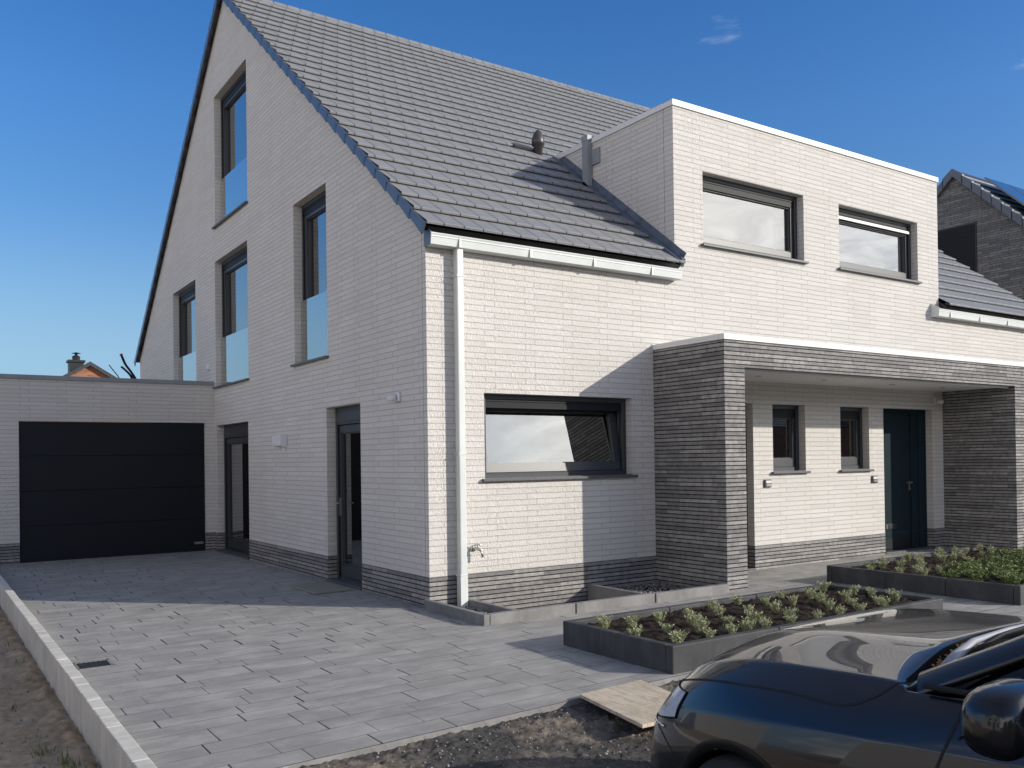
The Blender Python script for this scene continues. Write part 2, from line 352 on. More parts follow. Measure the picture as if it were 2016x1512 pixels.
# ------------------------------------------------------------------ mesh helpers
class MB:
    def __init__(s): s.v = []; s.f = []; s.uv = {}; s.mi = []
    def face(s, pts, uv=None, mi=0):
        i = len(s.v); s.v += [tuple(p) for p in pts]; s.f.append(list(range(i, i + len(pts)))); s.mi.append(mi)
        if uv: s.uv[len(s.f) - 1] = uv
        return s
    def box(s, a, b, mi=0):
        x0, y0, z0 = [min(p, q) for p, q in zip(a, b)]; x1, y1, z1 = [max(p, q) for p, q in zip(a, b)]
        P = [(x0, y0, z0), (x1, y0, z0), (x1, y1, z0), (x0, y1, z0), (x0, y0, z1), (x1, y0, z1), (x1, y1, z1), (x0, y1, z1)]
        i = len(s.v); s.v += P
        for q in ((0, 3, 2, 1), (4, 5, 6, 7), (0, 1, 5, 4), (1, 2, 6, 5), (2, 3, 7, 6), (3, 0, 4, 7)): s.f.append([i + k for k in q]); s.mi.append(mi)
        return s
    def prism(s, poly, d, mi=0):
        """closed prism: polygon (3D points) swept by vector d"""
        i = len(s.v); n = len(poly); d = Vector(d)
        s.v += [tuple(p) for p in poly] + [tuple(Vector(p) + d) for p in poly]
        s.f.append([i + k for k in range(n)][::-1]); s.f.append([i + n + k for k in range(n)]); s.mi += [mi, mi]
        for k in range(n): s.f.append([i + k, i + (k + 1) % n, i + n + (k + 1) % n, i + n + k]); s.mi.append(mi)
        return s
    def tube(s, pts, rad, seg=8, mi=0):
        pts = [Vector(p) for p in pts]; rads = rad if hasattr(rad, '__len__') else [rad] * len(pts)
        i0 = len(s.v); up = None
        for k, p in enumerate(pts):
            d = (pts[min(k + 1, len(pts) - 1)] - pts[max(k - 1, 0)]).normalized()
            if up is None: up = d.orthogonal().normalized()
            up = (up - d * up.dot(d)).normalized(); w = d.cross(up)
            for j in range(seg):
                a = 2 * math.pi * j / seg; s.v.append(tuple(p + (up * math.cos(a) + w * math.sin(a)) * rads[k]))
        for k in range(len(pts) - 1):
            for j in range(seg):
                a, b = i0 + k * seg + j, i0 + k * seg + (j + 1) % seg
                s.f.append([a, b, b + seg, a + seg]); s.mi.append(mi)
        s.f.append([i0 + j for j in range(seg)][::-1]); s.mi.append(mi)
        s.f.append([i0 + (len(pts) - 1) * seg + j for j in range(seg)]); s.mi.append(mi)
        return s
    def lathe(s, prof, c, axis='Z', seg=20, mi=0):
        i0 = len(s.v); n = len(prof)
        for rr_, h in prof:
            for j in range(seg):
                a = 2 * math.pi * j / seg; x, y = rr_ * math.cos(a), rr_ * math.sin(a)
                q = {'Z': (x, y, h), 'Y': (x, h, y), 'X': (h, x, y)}[axis]
                s.v.append((c[0] + q[0], c[1] + q[1], c[2] + q[2]))
        for k in range(n - 1):
            for j in range(seg):
                a, b = i0 + k * seg + j, i0 + k * seg + (j + 1) % seg
                s.f.append([a, b, b + seg, a + seg]); s.mi.append(mi)
        for k in (0, n - 1):
            if prof[k][0] > 1e-5: s.f.append([i0 + k * seg + j for j in range(seg)]); s.mi.append(mi)
        return s

def build(name, mb, mats, parent=None, smooth=False, bevel=0., weld=True, recalc=True):
    me = bpy.data.meshes.new(name); me.from_pydata(mb.v, [], mb.f)
    mats = mats if isinstance(mats, (list, tuple)) else [mats]
    for m in mats: me.materials.append(M[m])
    uvl = me.uv_layers.new(name='UVMap')
    for p in me.polygons:
        p.material_index = mb.mi[p.index]; p.use_smooth = smooth
        n = p.normal; ax = max(range(3), key=lambda k: abs(n[k])); cu = mb.uv.get(p.index)
        for j, li in enumerate(p.loop_indices):
            c = me.vertices[me.loops[li].vertex_index].co
            uvl.data[li].uv = cu[j] if cu else ((c.y, c.z) if ax == 0 else (c.x, c.z) if ax == 1 else (c.x, c.y))
    if weld or recalc:
        bm = bmesh.new(); bm.from_mesh(me)
        if weld: bmesh.ops.remove_doubles(bm, verts=bm.verts, dist=.0004)
        if recalc: bmesh.ops.recalc_face_normals(bm, faces=bm.faces)
        bm.to_mesh(me); bm.free()
    o = bpy.data.objects.new(name, me); COL.objects.link(o)
    if bevel:
        md = o.modifiers.new('bevel', 'BEVEL'); md.width = bevel; md.segments = 2; md.limit_method = 'ANGLE'; md.angle_limit = R(40)
    if parent is not None: adopt(o, parent)
    return o
def adopt(o, parent):
    o.parent = parent
    o.matrix_parent_inverse = Matrix.Translation(-ROOT[parent.name])
    ROOT[o.name] = ROOT[parent.name] * 0      # children of a child: its mesh is already in world coordinates
ROOT = {}
def tag(o, label=None, cat=None, group=None, kind=None):
    if label: o['label'] = label
    if cat: o['category'] = cat
    if group: o['group'] = group
    if kind: o['kind'] = kind
    return o
def thing(name, label, cat, loc, group=None):
    o = bpy.data.objects.new(name, None); o.empty_display_size = .2; o.location = loc; COL.objects.link(o)
    ROOT[o.name] = Vector(loc); return tag(o, label, cat, group)
def solo(name, mb, mats, label, cat, group=None, **k):
    return tag(build(name, mb, mats, None, **k), label, cat, group)
def struct(name, mb, mats, **k): return tag(build(name, mb, mats, None, **k), kind='structure')

def clip_poly(poly, inside, cut):
    out = []
    for i, p in enumerate(poly):
        q = poly[(i + 1) % len(poly)]; a, b = inside(p), inside(q)
        if a >= 0: out.append(p)
        if (a >= 0) != (b >= 0): t = a / (a - b); out.append(tuple(p[k] + (q[k] - p[k]) * t for k in range(2)))
    return out
def wall(mb, P, t0, t1, z0, z1, holes, depth, clips=(), zsplit=(), ends=True, mi=0):
    """wall face in the (t,z) plane: cells between the holes, plus the holes' reveals; P(t,d,z) maps to 3D"""
    ts = sorted({t0, t1} | {x for h in holes for x in h[:2] if t0 < x < t1}); zs = sorted({z0, z1} | {x for h in holes for x in h[2:] if z0 < x < z1})
    for a, b in zip(ts, ts[1:]):
        for c, d in zip(zs, zs[1:]):
            m_, n_ = (a + b) / 2, (c + d) / 2
            if any(h[0] < m_ < h[1] and h[2] < n_ < h[3] for h in holes): continue
            poly = [(a, c), (b, c), (b, d), (a, d)]
            for ins in clips:
                poly = clip_poly(poly, ins, None)
                if len(poly) < 3: break
            if len(poly) >= 3: mb.face([P(t, 0, z) for t, z in poly], mi=mi)
    for h in holes:
        a, b, c, d = max(h[0], t0), min(h[1], t1), max(h[2], z0), min(h[3], z1)
        if a >= b or c >= d: continue
        for t in (h[0], h[1]): mb.face([P(t, 0, c), P(t, depth, c), P(t, depth, d), P(t, 0, d)], mi=mi)
        if h[3] <= z1: mb.face([P(a, 0, d), P(b, 0, d), P(b, depth, d), P(a, depth, d)], mi=mi)
        if h[2] >= z0: mb.face([P(a, 0, c), P(b, 0, c), P(b, depth, c), P(a, depth, c)], mi=mi)
GX = lambda t, d, z: (d, t, z)        # gable wall, plane x = 0, looks to -x
FY = lambda t, d, z: (t, d, z)        # front wall, plane y = 0, looks to -y
def pbox(mb, P, t0, t1, d0, d1, z0, z1, mi=0): return mb.box(P(t0, d0, z0), P(t1, d1, z1), mi)
def ring(mb, P, t0, t1, z0, z1, w, d0, d1, wb=None, wt=None):
    wb = wb or w; wt = wt or w
    pbox(mb, P, t0, t0 + w, d0, d1, z0, z1); pbox(mb, P, t1 - w, t1, d0, d1, z0, z1)
    pbox(mb, P, t0 + w, t1 - w, d0, d1, z1 - wt, z1); pbox(mb, P, t0 + w, t1 - w, d0, d1, z0, z0 + wb)

# ------------------------------------------------------------------ the house
ZP = .333; TAN = .755; YR = 7.63; ZE = 4.155; YE = -.155; XM = 6.718; XR = 2 * XM; YB = 2 * YR
ztile = lambda y: ZE + TAN * ((y if y <= YR else 2 * YR - y) - YE)
house = thing('semi_detached_house', 'white brick semi-detached house with grey tiled gable roof and flat dormer', 'house', (XM, YR, 0))

gable_win = [(6.393, 8.371, 5.95, 8.34, 6.815), (2.89, 4.18, 3.034, 5.369, 3.96), (6.432, 8.427, 3.014, 5.32, 3.914), (9.848, 11.747, 2.9, 5.245, 3.875)]
gable_door = [(1.818, 2.959, .03, 2.335), (6.481, 8.399, .03, 2.303)]
front_win = {'dormer': [(4.191, 6.275, 4.495, 5.484), (7.102, 9.18, 4.495, 5.484)], 'kitchen': (.712, 2.888, 1.392, 2.362), 'entry': [(5.521, 6.24, 1.378, 2.354), (7.06, 7.776, 1.378, 2.354)]}
kitchen_r = (XR - 2.888, XR - .712, 1.392, 2.362)
front_door = [(3.74, 5.112, .02, 2.354), (8.151, 9.524, .02, 2.354)]
XD0, XD1, ZD = 3.661, 9.777, 6.265

gh = [w[:4] for w in gable_win] + gable_door
fh = front_win['dormer'] + [front_win['kitchen'], kitchen_r] + front_win['entry'] + front_door
roofclip = [lambda p: ztile(0) + TAN * p[0] - .085 - p[1], lambda p: ztile(0) + TAN * (2 * YR - p[0]) - .085 - p[1]]
g = MB()
wall(g, GX, 0, YB, ZP, 10.2, gh, .13, roofclip)
wall(g, lambda t, d, z: (XR - d, t, z), 0, YB, ZP, 10.2, [], .13, roofclip)
zt = ztile(0) - .09
wall(g, FY, 0, XD0, ZP, zt, fh, .13)
wall(g, FY, XD0, XD1, ZP, ZD, fh, .13)
wall(g, FY, XD1, XR, ZP, zt, fh, .13)
wall(g, lambda t, d, z: (t, YB - d, z), 0, XR, ZP, zt, [], .13)
build('wall', g, 'white_brick', house, recalc=False)
g = MB()
e = -.004
wall(g, lambda t, d, z: (d + (e if d == 0 else 0), t, z), e, YB, -.3, ZP, gh, .13)
wall(g, lambda t, d, z: (t, d + (e if d == 0 else 0), z), e, XR, -.3, ZP, fh, .13)
for (a, b) in (((0, e), (0, 0)),): g.face([(e, e, ZP), (XR, e, ZP), (XR, 0, ZP), (e, 0, ZP)]); g.face([(e, e, ZP), (0, e, ZP), (0, YB, ZP), (e, YB, ZP)])
build('plinth', g, 'grey_brick', house, recalc=False)

# vertical joints near the corner are part of the brickwork: thin movement joint on the gable and on the dormer cheek
g = MB().box((-.0015, .087, ZP), (.001, .091, zt)); build('movement_joint', g, 'curb_grey', house)
# dormer box
yb_top = YE + (ZD - ZE) / TAN
for x in (XD0, XD1):
    build('dormer_cheek', MB().face([(x, 0, ztile(0) - .25), (x, 0, ZD), (x, yb_top + .25, ZD), (x, yb_top + .25, ztile(yb_top) - .06)]), 'white_brick', house, recalc=False)
g = MB().box((XD0 - .02, -.022, ZD + .001), (XD1 + .02, .05, 6.346)).box((XD0 - .02, .05, ZD + .001), (XD0 + .05, yb_top + .1, 6.346)).box((XD1 - .05, .05, ZD + .001), (XD1 + .02, yb_top + .1, 6.346))
build('dormer_trim', g, 'white_alu', house, bevel=.004)
g = MB().box((XD0 + .05, .05, ZD - .05), (XD1 - .05, yb_top + .25, ZD + .04)); build('dormer_roof', g, 'zinc_grey', house)
g = MB().box((XD0 - .0015, .178, ztile(.2)), (XD0 + .001, .182, ZD)); build('dormer_joint', g, 'curb_grey', house)
# dormer downpipe with hopper
g = MB().box((XD0 - .10, 1.74, ztile(1.8) - .02), (XD0 - .012, 1.87, 6.30)).box((XD0 - .105, 1.73, 6.30), (XD0 - .02, 1.88, 6.38)).box((XD0 - .03, 1.55, 5.93), (XD0 - .002, 1.735, 6.16))
build('dormer_downpipe', g, 'zinc_grey', house, bevel=.004)

# roof: staircase of tile courses
CT, ST = 1 / math.hypot(1, TAN), TAN / math.hypot(1, TAN)
SL = (YR - YE) / CT; CH = .375; NC = int(SL / CH) + 1
def rp(x, s, h, back=False):
    y = YE + s * CT - h * ST; z = ZE - .035 * CT + s * ST + h * CT
    return (x, 2 * YR - y if back else y, z)
def roof(mb, x0, x1, s_from, s_to, back=False):
    k0 = int(math.floor(s_from / CH + 1e-6))
    for k in range(k0, NC):
        a, b = max(k * CH, s_from), min((k + 1) * CH, s_to)
        if a >= b: continue
        ha, hb = .056 - .046 * (a - k * CH) / CH, .056 - .046 * (b - k * CH) / CH
        sa = a - (.0 if a > k * CH + 1e-6 else .02)
        v0, v1 = a + .004, b - .004
        mb.face([rp(x0, sa, ha, back), rp(x1, sa, ha, back), rp(x1, b, hb, back), rp(x0, b, hb, back)], uv=[(x0, v0), (x1, v0), (x1, v1), (x0, v1)])
        if k * CH >= s_from - 1e-6:
            for (s1_, h1_), (s2_, h2_) in (((sa, ha), (sa - .011, ha - .006)), ((sa - .011, ha - .006), (sa - .016, .029)), ((sa - .016, .029), (sa + .07, .024)), ((sa + .07, .024), (sa + .07, -.004))):
                mb.face([rp(x0, s1_, h1_, back), rp(x0, s2_, h2_, back), rp(x1, s2_, h2_, back), rp(x1, s1_, h1_, back)], uv=[(x0, v0), (x0, v0), (x1, v0), (x1, v0)])
XO = -.085
s_d = (yb_top - YE) / CT - .02
g = MB()
roof(g, XO, XD0 + .001, 0, s_d); roof(g, XD1 - .001, XR - XO, 0, s_d); roof(g, XO, XR - XO, s_d, SL); roof(g, XO, XR - XO, 0, SL, True)
build('roof', g, 'roof_tile', house, weld=True, recalc=False)
# ridge tiles
g = MB(); n = 42; w = (XR - 2 * XO) / n; zr = rp(0, SL, .01)[2]
for k in range(n):
    a = XO + k * w
    g.prism([(a, YR - .13, zr - .075 + .006 * (k % 2)), (a, YR - .05, zr + .012), (a, YR + .05, zr + .012), (a, YR + .13, zr - .075)], (w + .015, 0, .0))
build('ridge', g, 'roof_tile', house, bevel=.004)
# verge tiles: overlapping side plates
for xg, sgn, back in ((XO, 1, False), (XO, 1, True), (XR - XO, -1, False)):
    g = MB()
    for k in range(NC):
        a, b = k * CH - .03, min((k + 1) * CH, SL)
        xo = xg - sgn * .022
        poly = [rp(xo, a, .040, back), rp(xo, b, .012, back), rp(xo, b - .01, -.075, back), rp(xo, a + .012, -.105, back), rp(xo, a, -.09, back)]
        g.prism(poly, (sgn * .02, 0, 0))
    build('verge', g, 'verge', house, bevel=.003)
# rafters' dark eave board under the tiles
for x0, x1 in ((XO + .02, XD0), (XD1, XR)):
    g = MB().prism([rp(x0, .02, -.02), rp(x0, .75, -.02), rp(x0, .75, -.09), rp(x0, .05, -.09)], (x1 - x0, 0, 0)); build('eave_board', g, 'black', house)

# gutters: box profile hung under the tiles
def gutter(x0, x1, endcap, end_cap_mat):
    yf, zb, zt_ = -.15, 3.935, 4.058
    prof = [(-.018, zt_ + .02), (-.018, zb - .005), (yf + .012, zb), (yf, zb + .075), (yf - .006, zb + .08), (yf - .006, zt_ - .03), (yf - .014, zt_ - .012), (yf - .006, zt_), (yf + .01, zt_ - .008),
            (yf + .006, zb + .08), (yf + .016, zb + .012), (-.024, zb + .008), (-.024, zt_ + .02)]
    gt = build('gutter', MB().prism([(x0, y, z) for y, z in prof], (x1 - x0, 0, 0)), 'zinc', house)
    x = x0 + .34
    while x < x1 - .05:
        build('gutter_bracket', MB().prism([(x, yf - .013, zt_ - .028), (x, yf - .013, zb - .006), (x, -.02, zb - .008), (x, -.02, zb - .003), (x, yf + .002, zb - .001), (x, yf + .002, zt_ - .028)], (.028, 0, 0)), 'zinc', gt, bevel=.002); x += .93
    c = MB()
    for xe in endcap:
        c.prism([(xe, -.002, zt_ + .10), (xe, -.002, zb - .012), (yf and xe, yf + .0, zb - .008), (xe, yf - .016, zt_ - .02), (xe, yf - .01, zt_ + .012)], (.006, 0, 0))
    if endcap: build('gutter_end', c, end_cap_mat, gt)
gutter(-.012, 3.655, (-.02,), 'lead'); gutter(9.535, XR + .01, (9.528,), 'zinc')
# downpipe (left of the kitchen window)
def downpipe(x0, x1):
    dp = build('downpipe', MB().box((x0, -.118, -.02), (x1, -.034, 3.94)), 'zinc', house, bevel=.012)
    for z in (3.62, 1.66, .33):
        build('pipe_clip', MB().box((x0 - .004, -.122, z), (x1 + .004, -.03, z + .022)).lathe([(.0, -.02), (.012, -.02), (.012, .012), (0, .012)], (x0 - .012, -.05, z + .011), 'Y', 8), 'zinc', dp, bevel=.003)
    build('pipe_shoe', MB().box((x0 - .003, -.121, -.02), (x1 + .004, -.031, .325)), 'zinc', dp, bevel=.003)
downpipe(.32, .404)

# flashing where the roof meets the dormer cheek
g = MB()
for k in range(0, 10):
    a, b = k * CH - .02, (k + 1) * CH
    a, b = max(a, .02), min(b, s_d + .05)
    if a >= b: continue
    x = XD0
    g.face([rp(x - .003, a, .15), rp(x - .003, b, .15), rp(x - .014, b, .062), rp(x - .014, a, .062)])
    g.face([rp(x - .014, a, .062), rp(x - .014, b, .062), rp(x - .10, b, .058), rp(x - .10, a, .058)])
    g.face([rp(x - .10, a, .058), rp(x - .10, b, .058), rp(x - .10, b, .012), rp(x - .10, a, .012)])
build('flashing', g, 'lead', house)
g = MB().prism([rp(XD0 - .05, .0, .07), rp(XD0 - .05, .09, .10), rp(XD0 - .05, .09, -.03), rp(XD0 - .05, -.02, -.03)], (.06, 0, 0)); build('flashing_end', g, 'lead', house)

# ---- windows
def window(P, t0, t1, z0, z1, box=.13, sw=.072, french=None, far=None, bar=False, sill=True, tilt=0., wb=.085, dark=False):
    d = .125
    fr = MB(); ring(fr, P, t0, t1, z0, z1, .055, d, d + .085)
    pbox(fr, P, t0 + .055, t0 + .082, d - .02, d, z0 + .055, z1 - .055); pbox(fr, P, t1 - .082, t1 - .055, d - .02, d, z0 + .055, z1 - .055)
    w = build('window', fr, 'frame', house, bevel=.003)
    if box:
        bx = MB(); pbox(bx, P, t0 + .056, t1 - .056, d + .006, d + .08, z1 - .13 - box, z1 - .056); pbox(bx, P, t0 + .083, t1 - .083, d - .002, d + .012, z1 - .07 - box * .5, z1 - .055 - box * .35)
        build('shutter_box', bx, 'shutter', w, bevel=.003)
    s0, s1, y0, y1 = t0 + .062, t1 - .062, z0 + .062, z1 - .06 - box
    sa = MB(); ring(sa, P, s0, s1, y0, y1, sw, d + .012, d + .085, wb=wb)
    ring(sa, P, s0 + sw, s1 - sw, y0 + wb, y1 - sw, .014, d + .03, d + .075)
    pn = MB(); pbox(pn, P, s0 + sw - .002, s1 - sw + .002, d + .062, d + .068, y0 + wb - .002, y1 - sw + .002)
    if tilt:
        piv = Vector(P((s0 + s1) / 2, d + .03, y0)); rot = Matrix.Translation(piv) @ Matrix.Rotation(-tilt, 4, 'X') @ Matrix.Translation(-piv)
        for m_ in (sa, pn): m_.v = [tuple(rot @ Vector(p)) for p in m_.v]
    build('sash', sa, 'frame', w, bevel=.003); build('pane', pn, 'glass', w)
    if sill:
        s = MB(); pbox(s, P, t0 - .045, t1 + .045, -.055, -.0, z0 - .034, z0 - .004); pbox(s, P, t0 + .001, t1 - .001, -.001, d, z0 - .03, z0 + .004)
        build('sill', s, 'sill', w, bevel=.003)
    if french:
        b = MB(); pbox(b, P, t0 + .035, t1 - .012, .095, .109, z0 + .02, french)
        build('balustrade', b, 'glass_clear', w, bevel=.002)
    if bar:
        b = MB(); pbox(b, P, t0 + .085, t1 - .085, d - .03, d - .012, z1 - .185, z1 - .150); pbox(b, P, t0 + .085, t1 - .085, d - .022, d - .014, z1 - .150, z1 - .135)
        o_ = build('shutter_bar', b, 'zinc', w, bevel=.002)
    return w
for t0, t1, z0, z1, fz in gable_win: window(GX, t0, t1, z0, z1, .05, .11, french=fz)
window(FY, *front_win['dormer'][0], box=.045); window(FY, *front_win['dormer'][1], box=.085, bar=True)
window(FY, *front_win['kitchen'], box=.03, tilt=R(9.5), wb=.10)
window(FY, *kitchen_r, box=.03)
for q in front_win['entry']: window(FY, *q, box=.06, wb=.12)
# glazed side doors in the gable
def side_door(t0, t1, z0, z1, hnd):
    d = .125
    fr = MB(); ring(fr, GX, t0, t1, z0, z1, .06, d, d + .09, wb=.03); pbox(fr, GX, t0 + .06, t1 - .06, d - .008, d + .07, z1 - .235, z1 - .06)
    pbox(fr, GX, t0 + .06, t1 - .06, d - .022, d - .008, z1 - .20, z1 - .12); pbox(fr, GX, t1 - .10, t1 - .06, d - .02, d, z0, z1 - .235)
    w = build('side_door', fr, 'frame', house, bevel=.003)
    s0, s1, y0, y1 = t0 + .068, t1 - .068, z0 + .035, z1 - .245
    sa = MB(); ring(sa, GX, s0, s1, y0, y1, .10, d + .012, d + .08, wb=.16); ring(sa, GX, s0 + .1, s1 - .1, y0 + .16, y1 - .1, .015, d + .03, d + .065)
    build('door_leaf', sa, 'frame', w, bevel=.003)
    build('pane', pbox(MB(), GX, s0 + .098, s1 - .098, d + .045, d + .051, y0 + .158, y1 - .098), 'glass', w)
    if hnd:
        h = MB(); pbox(h, GX, s1 - .065, s1 - .035, d - .002, d + .012, 1.0 - .12, 1.0 + .12); h.tube([(d - .0, s1 - .05, 1.05), (d - .05, s1 - .05, 1.05), (d - .05, s1 - .17, 1.05)], .010)
        build('handle', h, 'steel', w)
    build('threshold', pbox(MB(), GX, t0 + .002, t1 - .002, -.03, d + .02, -.03, z0 + .005), 'sill', w, bevel=.003)
side_door(*gable_door[0], True); side_door(*gable_door[1], False)
# front doors (the left one stands mirrored behind the left pillar)
def front_entrance(t0, t1, z0, z1, flip):
    d = .125; X = (lambda t: t) if not flip else (lambda t: t0 + t1 - t)
    def pb(mb, a, b, *r_): a, b = X(a), X(b); return pbox(mb, FY, min(a, b), max(a, b), *r_)
    fr = MB(); ring(fr, FY, t0, t1, z0, z1, .055, d, d + .09, wb=.02)
    pb(fr, t1 - .46, t1 - .055, d + .004, d + .08, z0 + .02, z1 - .055); pb(fr, t1 - .46, t1 - .405, d - .012, d + .004, z0 + .02, z1 - .055); pb(fr, t1 - .24, t1 - .2, d - .012, d + .004, z0 + .02, z1 - .055)
    w = build('front_door', fr, 'door', house, bevel=.003)
    lf = MB(); pb(lf, t0 + .06, t1 - .465, d + .012, d + .075, z0 + .025, z1 - .06); build('door_leaf', lf, 'door', w, bevel=.004)
    kick = MB(); pb(kick, t0 + .065, t1 - .47, d + .008, d + .0125, z0 + .03, z0 + .20); build('kick_plate', kick, 'shutter', w)
    h = MB(); xh = t1 - .5
    hx = X(xh); h.tube([(hx, d + .01, 1.13), (hx, d - .055, 1.13), (X(xh - .14), d - .055, 1.13)], .011); h.lathe([(.0, -.008), (.026, -.008), (.026, .012), (0, .012)], (hx, d, 1.13), 'Y', 14); h.lathe([(.0, -.01), (.022, -.01), (.022, .012), (0, .012)], (hx, d, 1.02), 'Y', 14).box((hx - .016, d - .004, 1.0), (hx + .016, d + .011, 1.15))
    build('handle', h, 'steel', w)
    s = MB(); pb(s, t0 + .22, t0 + .50, d + .003, d + .013, .38, .46); build('letter_slot', s, 'black', w, bevel=.003)
    s = MB(); pb(s, t0 + .22, t0 + .25, d - .001, d + .004, .385, .455); build('letter_flap', s, 'steel', w)
    build('threshold', pbox(MB(), FY, t0 + .002, t1 - .002, -.02, d + .02, -.03, z0 + .005), 'sill', w, bevel=.003)
front_entrance(*front_door[1], False); front_entrance(*front_door[0], True)

# ---- porch canopy with its two brick pillars
XP0, XP1, YC, ZC, ZU = 3.255, XR - 3.255, -1.265, 3.061, 2.674
g = MB()
zc_ = ZC - .076
g.face([(XP0, 0, -.1), (XP0, YC, -.1), (XP0, YC, zc_), (XP0, 0, zc_)]); g.face([(XP1, YC, -.1), (XP1, 0, -.1), (XP1, 0, zc_), (XP1, YC, zc_)])
wall(g, lambda t, d, z: (t, YC + d, z), XP0, XP1, -.1, zc_, [(3.6, XR - 3.6, -1, ZU)], .105)
for x in (3.6, XR - 3.6): g.face([(x, YC + .105, -.1), (x, -.0, -.1), (x, -.0, ZU), (x, YC + .105, ZU)])
build('porch', g, 'grey_brick', house, recalc=False, weld=True)
g = MB().box((XP0 - .012, YC - .014, zc_ + .008), (XP1 + .012, YC + .08, ZC)).box((XP0 - .012, YC + .08, zc_ + .008), (XP0 + .08, -.002, ZC)).box((XP1 - .08, YC + .08, zc_ + .008), (XP1 + .012, -.002, ZC))
g.box((XP0 - .02, -.012, ZC - .03), (XP0 + .55, -.001, ZC + .012))
build('porch_trim', g, 'white_alu', house, bevel=.003)
g = MB().box((XP0 + .02, YC + .02, zc_ - .012), (XP1 - .02, -.0, zc_ + .006)); build('porch_roof', g, 'zinc_grey', house)
cl = build('porch_ceiling', MB().box((3.59, YC + .10, ZU - .012), (XR - 3.59, -.001, ZU + .03)).box((3.6, YC + .105, ZU - .03), (XR - 3.6, YC + .16, ZU - .012)), 'ceiling', house)
for x in (4.55, 5.9, 7.5, 8.85):
    build('downlight', MB().lathe([(0, -.004), (.045, -.004), (.045, .003), (0, .003)], (x, -.62, ZU - .013), 'Z', 20), 'plastic_grey', cl)

# ---- roof vent and slot tile
vx, vs = 3.36, (2.74 - YE) / CT
b_ = Vector(rp(vx, vs, .02))
g = MB().lathe([(.068, -.06), (.068, .13), (.098, .135), (.103, .19), (.09, .26), (.06, .33), (.02, .375), (0, .38)], b_, 'Z', 22)
build('roof_vent', g, 'vent', house, smooth=True)
g = MB().prism([rp(vx - .42, vs + .06, .02), rp(vx - .42, vs + .06, .075), rp(vx - .42, vs + .2, .05), rp(vx - .42, vs + .2, .01)], (.25, 0, 0)); build('vent_tile', g, 'vent', house, bevel=.01)

# ---- inside: floors, back partitions, so that windows look into rooms
g = MB().box((.35, .35, 2.62), (XR - .35, YB - .35, 2.95)).box((.35, 3.2, 5.55), (XR - .35, YB - 2.9, 5.8)).box((.35, .35, -.1), (XR - .35, YB - .35, .0))
g.box((.35, 4.2, 0), (XR - .35, 4.3, 2.62)).box((4.2, .35, 2.95), (4.3, 4.2, 5.55)).box((3.2, .35, 0), (3.3, 4.2, 2.62)).box((5.2, .35, 0), (5.3, 4.2, 2.62)).box((3.0, 4.3, 2.95), (3.1, 12.0, 6.5)).box((XM - .1, .35, 0), (XM + .1, 12, 2.6)).box((XM - .1, .35, 2.96), (XM + .1, 3.2, 5.9)).box((.35, 5.0, 2.95), (3.0, 5.1, 5.55)).box((XD0 + .2, 3.2, 2.95), (XD1 - .2, 3.3, 5.55)).box((.35, 5.5, .0), (3.2, 5.6, 2.6))
build('partition', g, 'interior_dark', house)
g = MB()
for P, t0, t1, z0, z1, hs in ((GX, .135, YB, 0, 10.2, gh), (FY, .135, XR, 0, zt, fh)):
    wall(g, lambda t, d, z, P=P: P(t, d + .30, z), t0, t1, z0, z1, hs, -.1, roofclip if P is GX else ())
g.face([(XD0 + .13, .3, zt), (XD1 - .13, .3, zt), (XD1 - .13, .3, 4.495), (XD0 + .13, .3, 4.495)])
build('inner_wall', g, 'interior', house, recalc=False)

# things seen in the kitchen
wc = thing('wall_cabinet', 'pale wall cabinet hanging inside behind the tilted kitchen window', 'cabinet', (1.9, 4.02, 1.5))
build('cabinet_body', MB().box((1.1, 3.85, 1.42), (2.5, 4.195, 2.12)), 'cabinet', wc, bevel=.004)
build('cabinet_door', MB().box((1.105, 3.825, 1.425), (1.795, 3.848, 2.115)).box((1.805, 3.825, 1.425), (2.495, 3.848, 2.115)), 'cabinet', wc, bevel=.003)
solo('bottle', MB().lathe([(0, 0), (.045, 0), (.05, .02), (.05, .18), (.02, .25), (.018, .31), (.0, .31)], (2.62, .62, 1.40), 'Z', 14), 'black', 'dark bottle standing on the inner sill of the tilted kitchen window', 'bottle', smooth=True)

# ------------------------------------------------------------------ garage
YG = 8.576
gar = thing('garage', 'low white brick garage with flat roof and wide dark door beside the gable', 'garage', (-1.7, 11, 0))
gd = (-3.117, -.164, -.02, 2.356)
g = MB(); FG = lambda t, d, z: (t, YG + d, z)
wall(g, FG, -3.95, -.002, ZP, 3.05, [gd], .16); g.face([(-3.95, YG, ZP), (-3.95, 15, ZP), (-3.95, 15, 3.05), (-3.95, YG, 3.05)])
build('wall', g, 'white_brick', gar, recalc=False)
g = MB(); wall(g, lambda t, d, z: (t, YG + d + (-.004 if d == 0 else 0), z), -3.954, -.002, -.3, ZP, [gd], .16); g.face([(-3.954, YG, -.3), (-3.954, 15, -.3), (-3.954, 15, ZP), (-3.954, YG, ZP)])
build('plinth', g, 'grey_brick', gar, recalc=False)
build('roof_edge', MB().box((-3.97, YG - .025, 3.052), (-.003, YG + .08, 3.124)).box((-3.97, YG + .08, 3.052), (-3.87, 15, 3.124)), 'zinc_grey', gar, bevel=.004)
build('roof', MB().box((-3.87, YG + .08, 2.95), (-.003, 15, 3.06)), 'lead', gar)
dr = MB(); zs = [0.02, .60, 1.185, 1.77, 2.352]
for a, b in zip(zs, zs[1:]): dr.box((gd[0] + .004, YG + .055, a + .0035), (gd[1] - .004, YG + .10, b - .0035))
dr.box((gd[0] + .004, YG + .068, .02), (gd[1] - .004, YG + .098, 2.35))
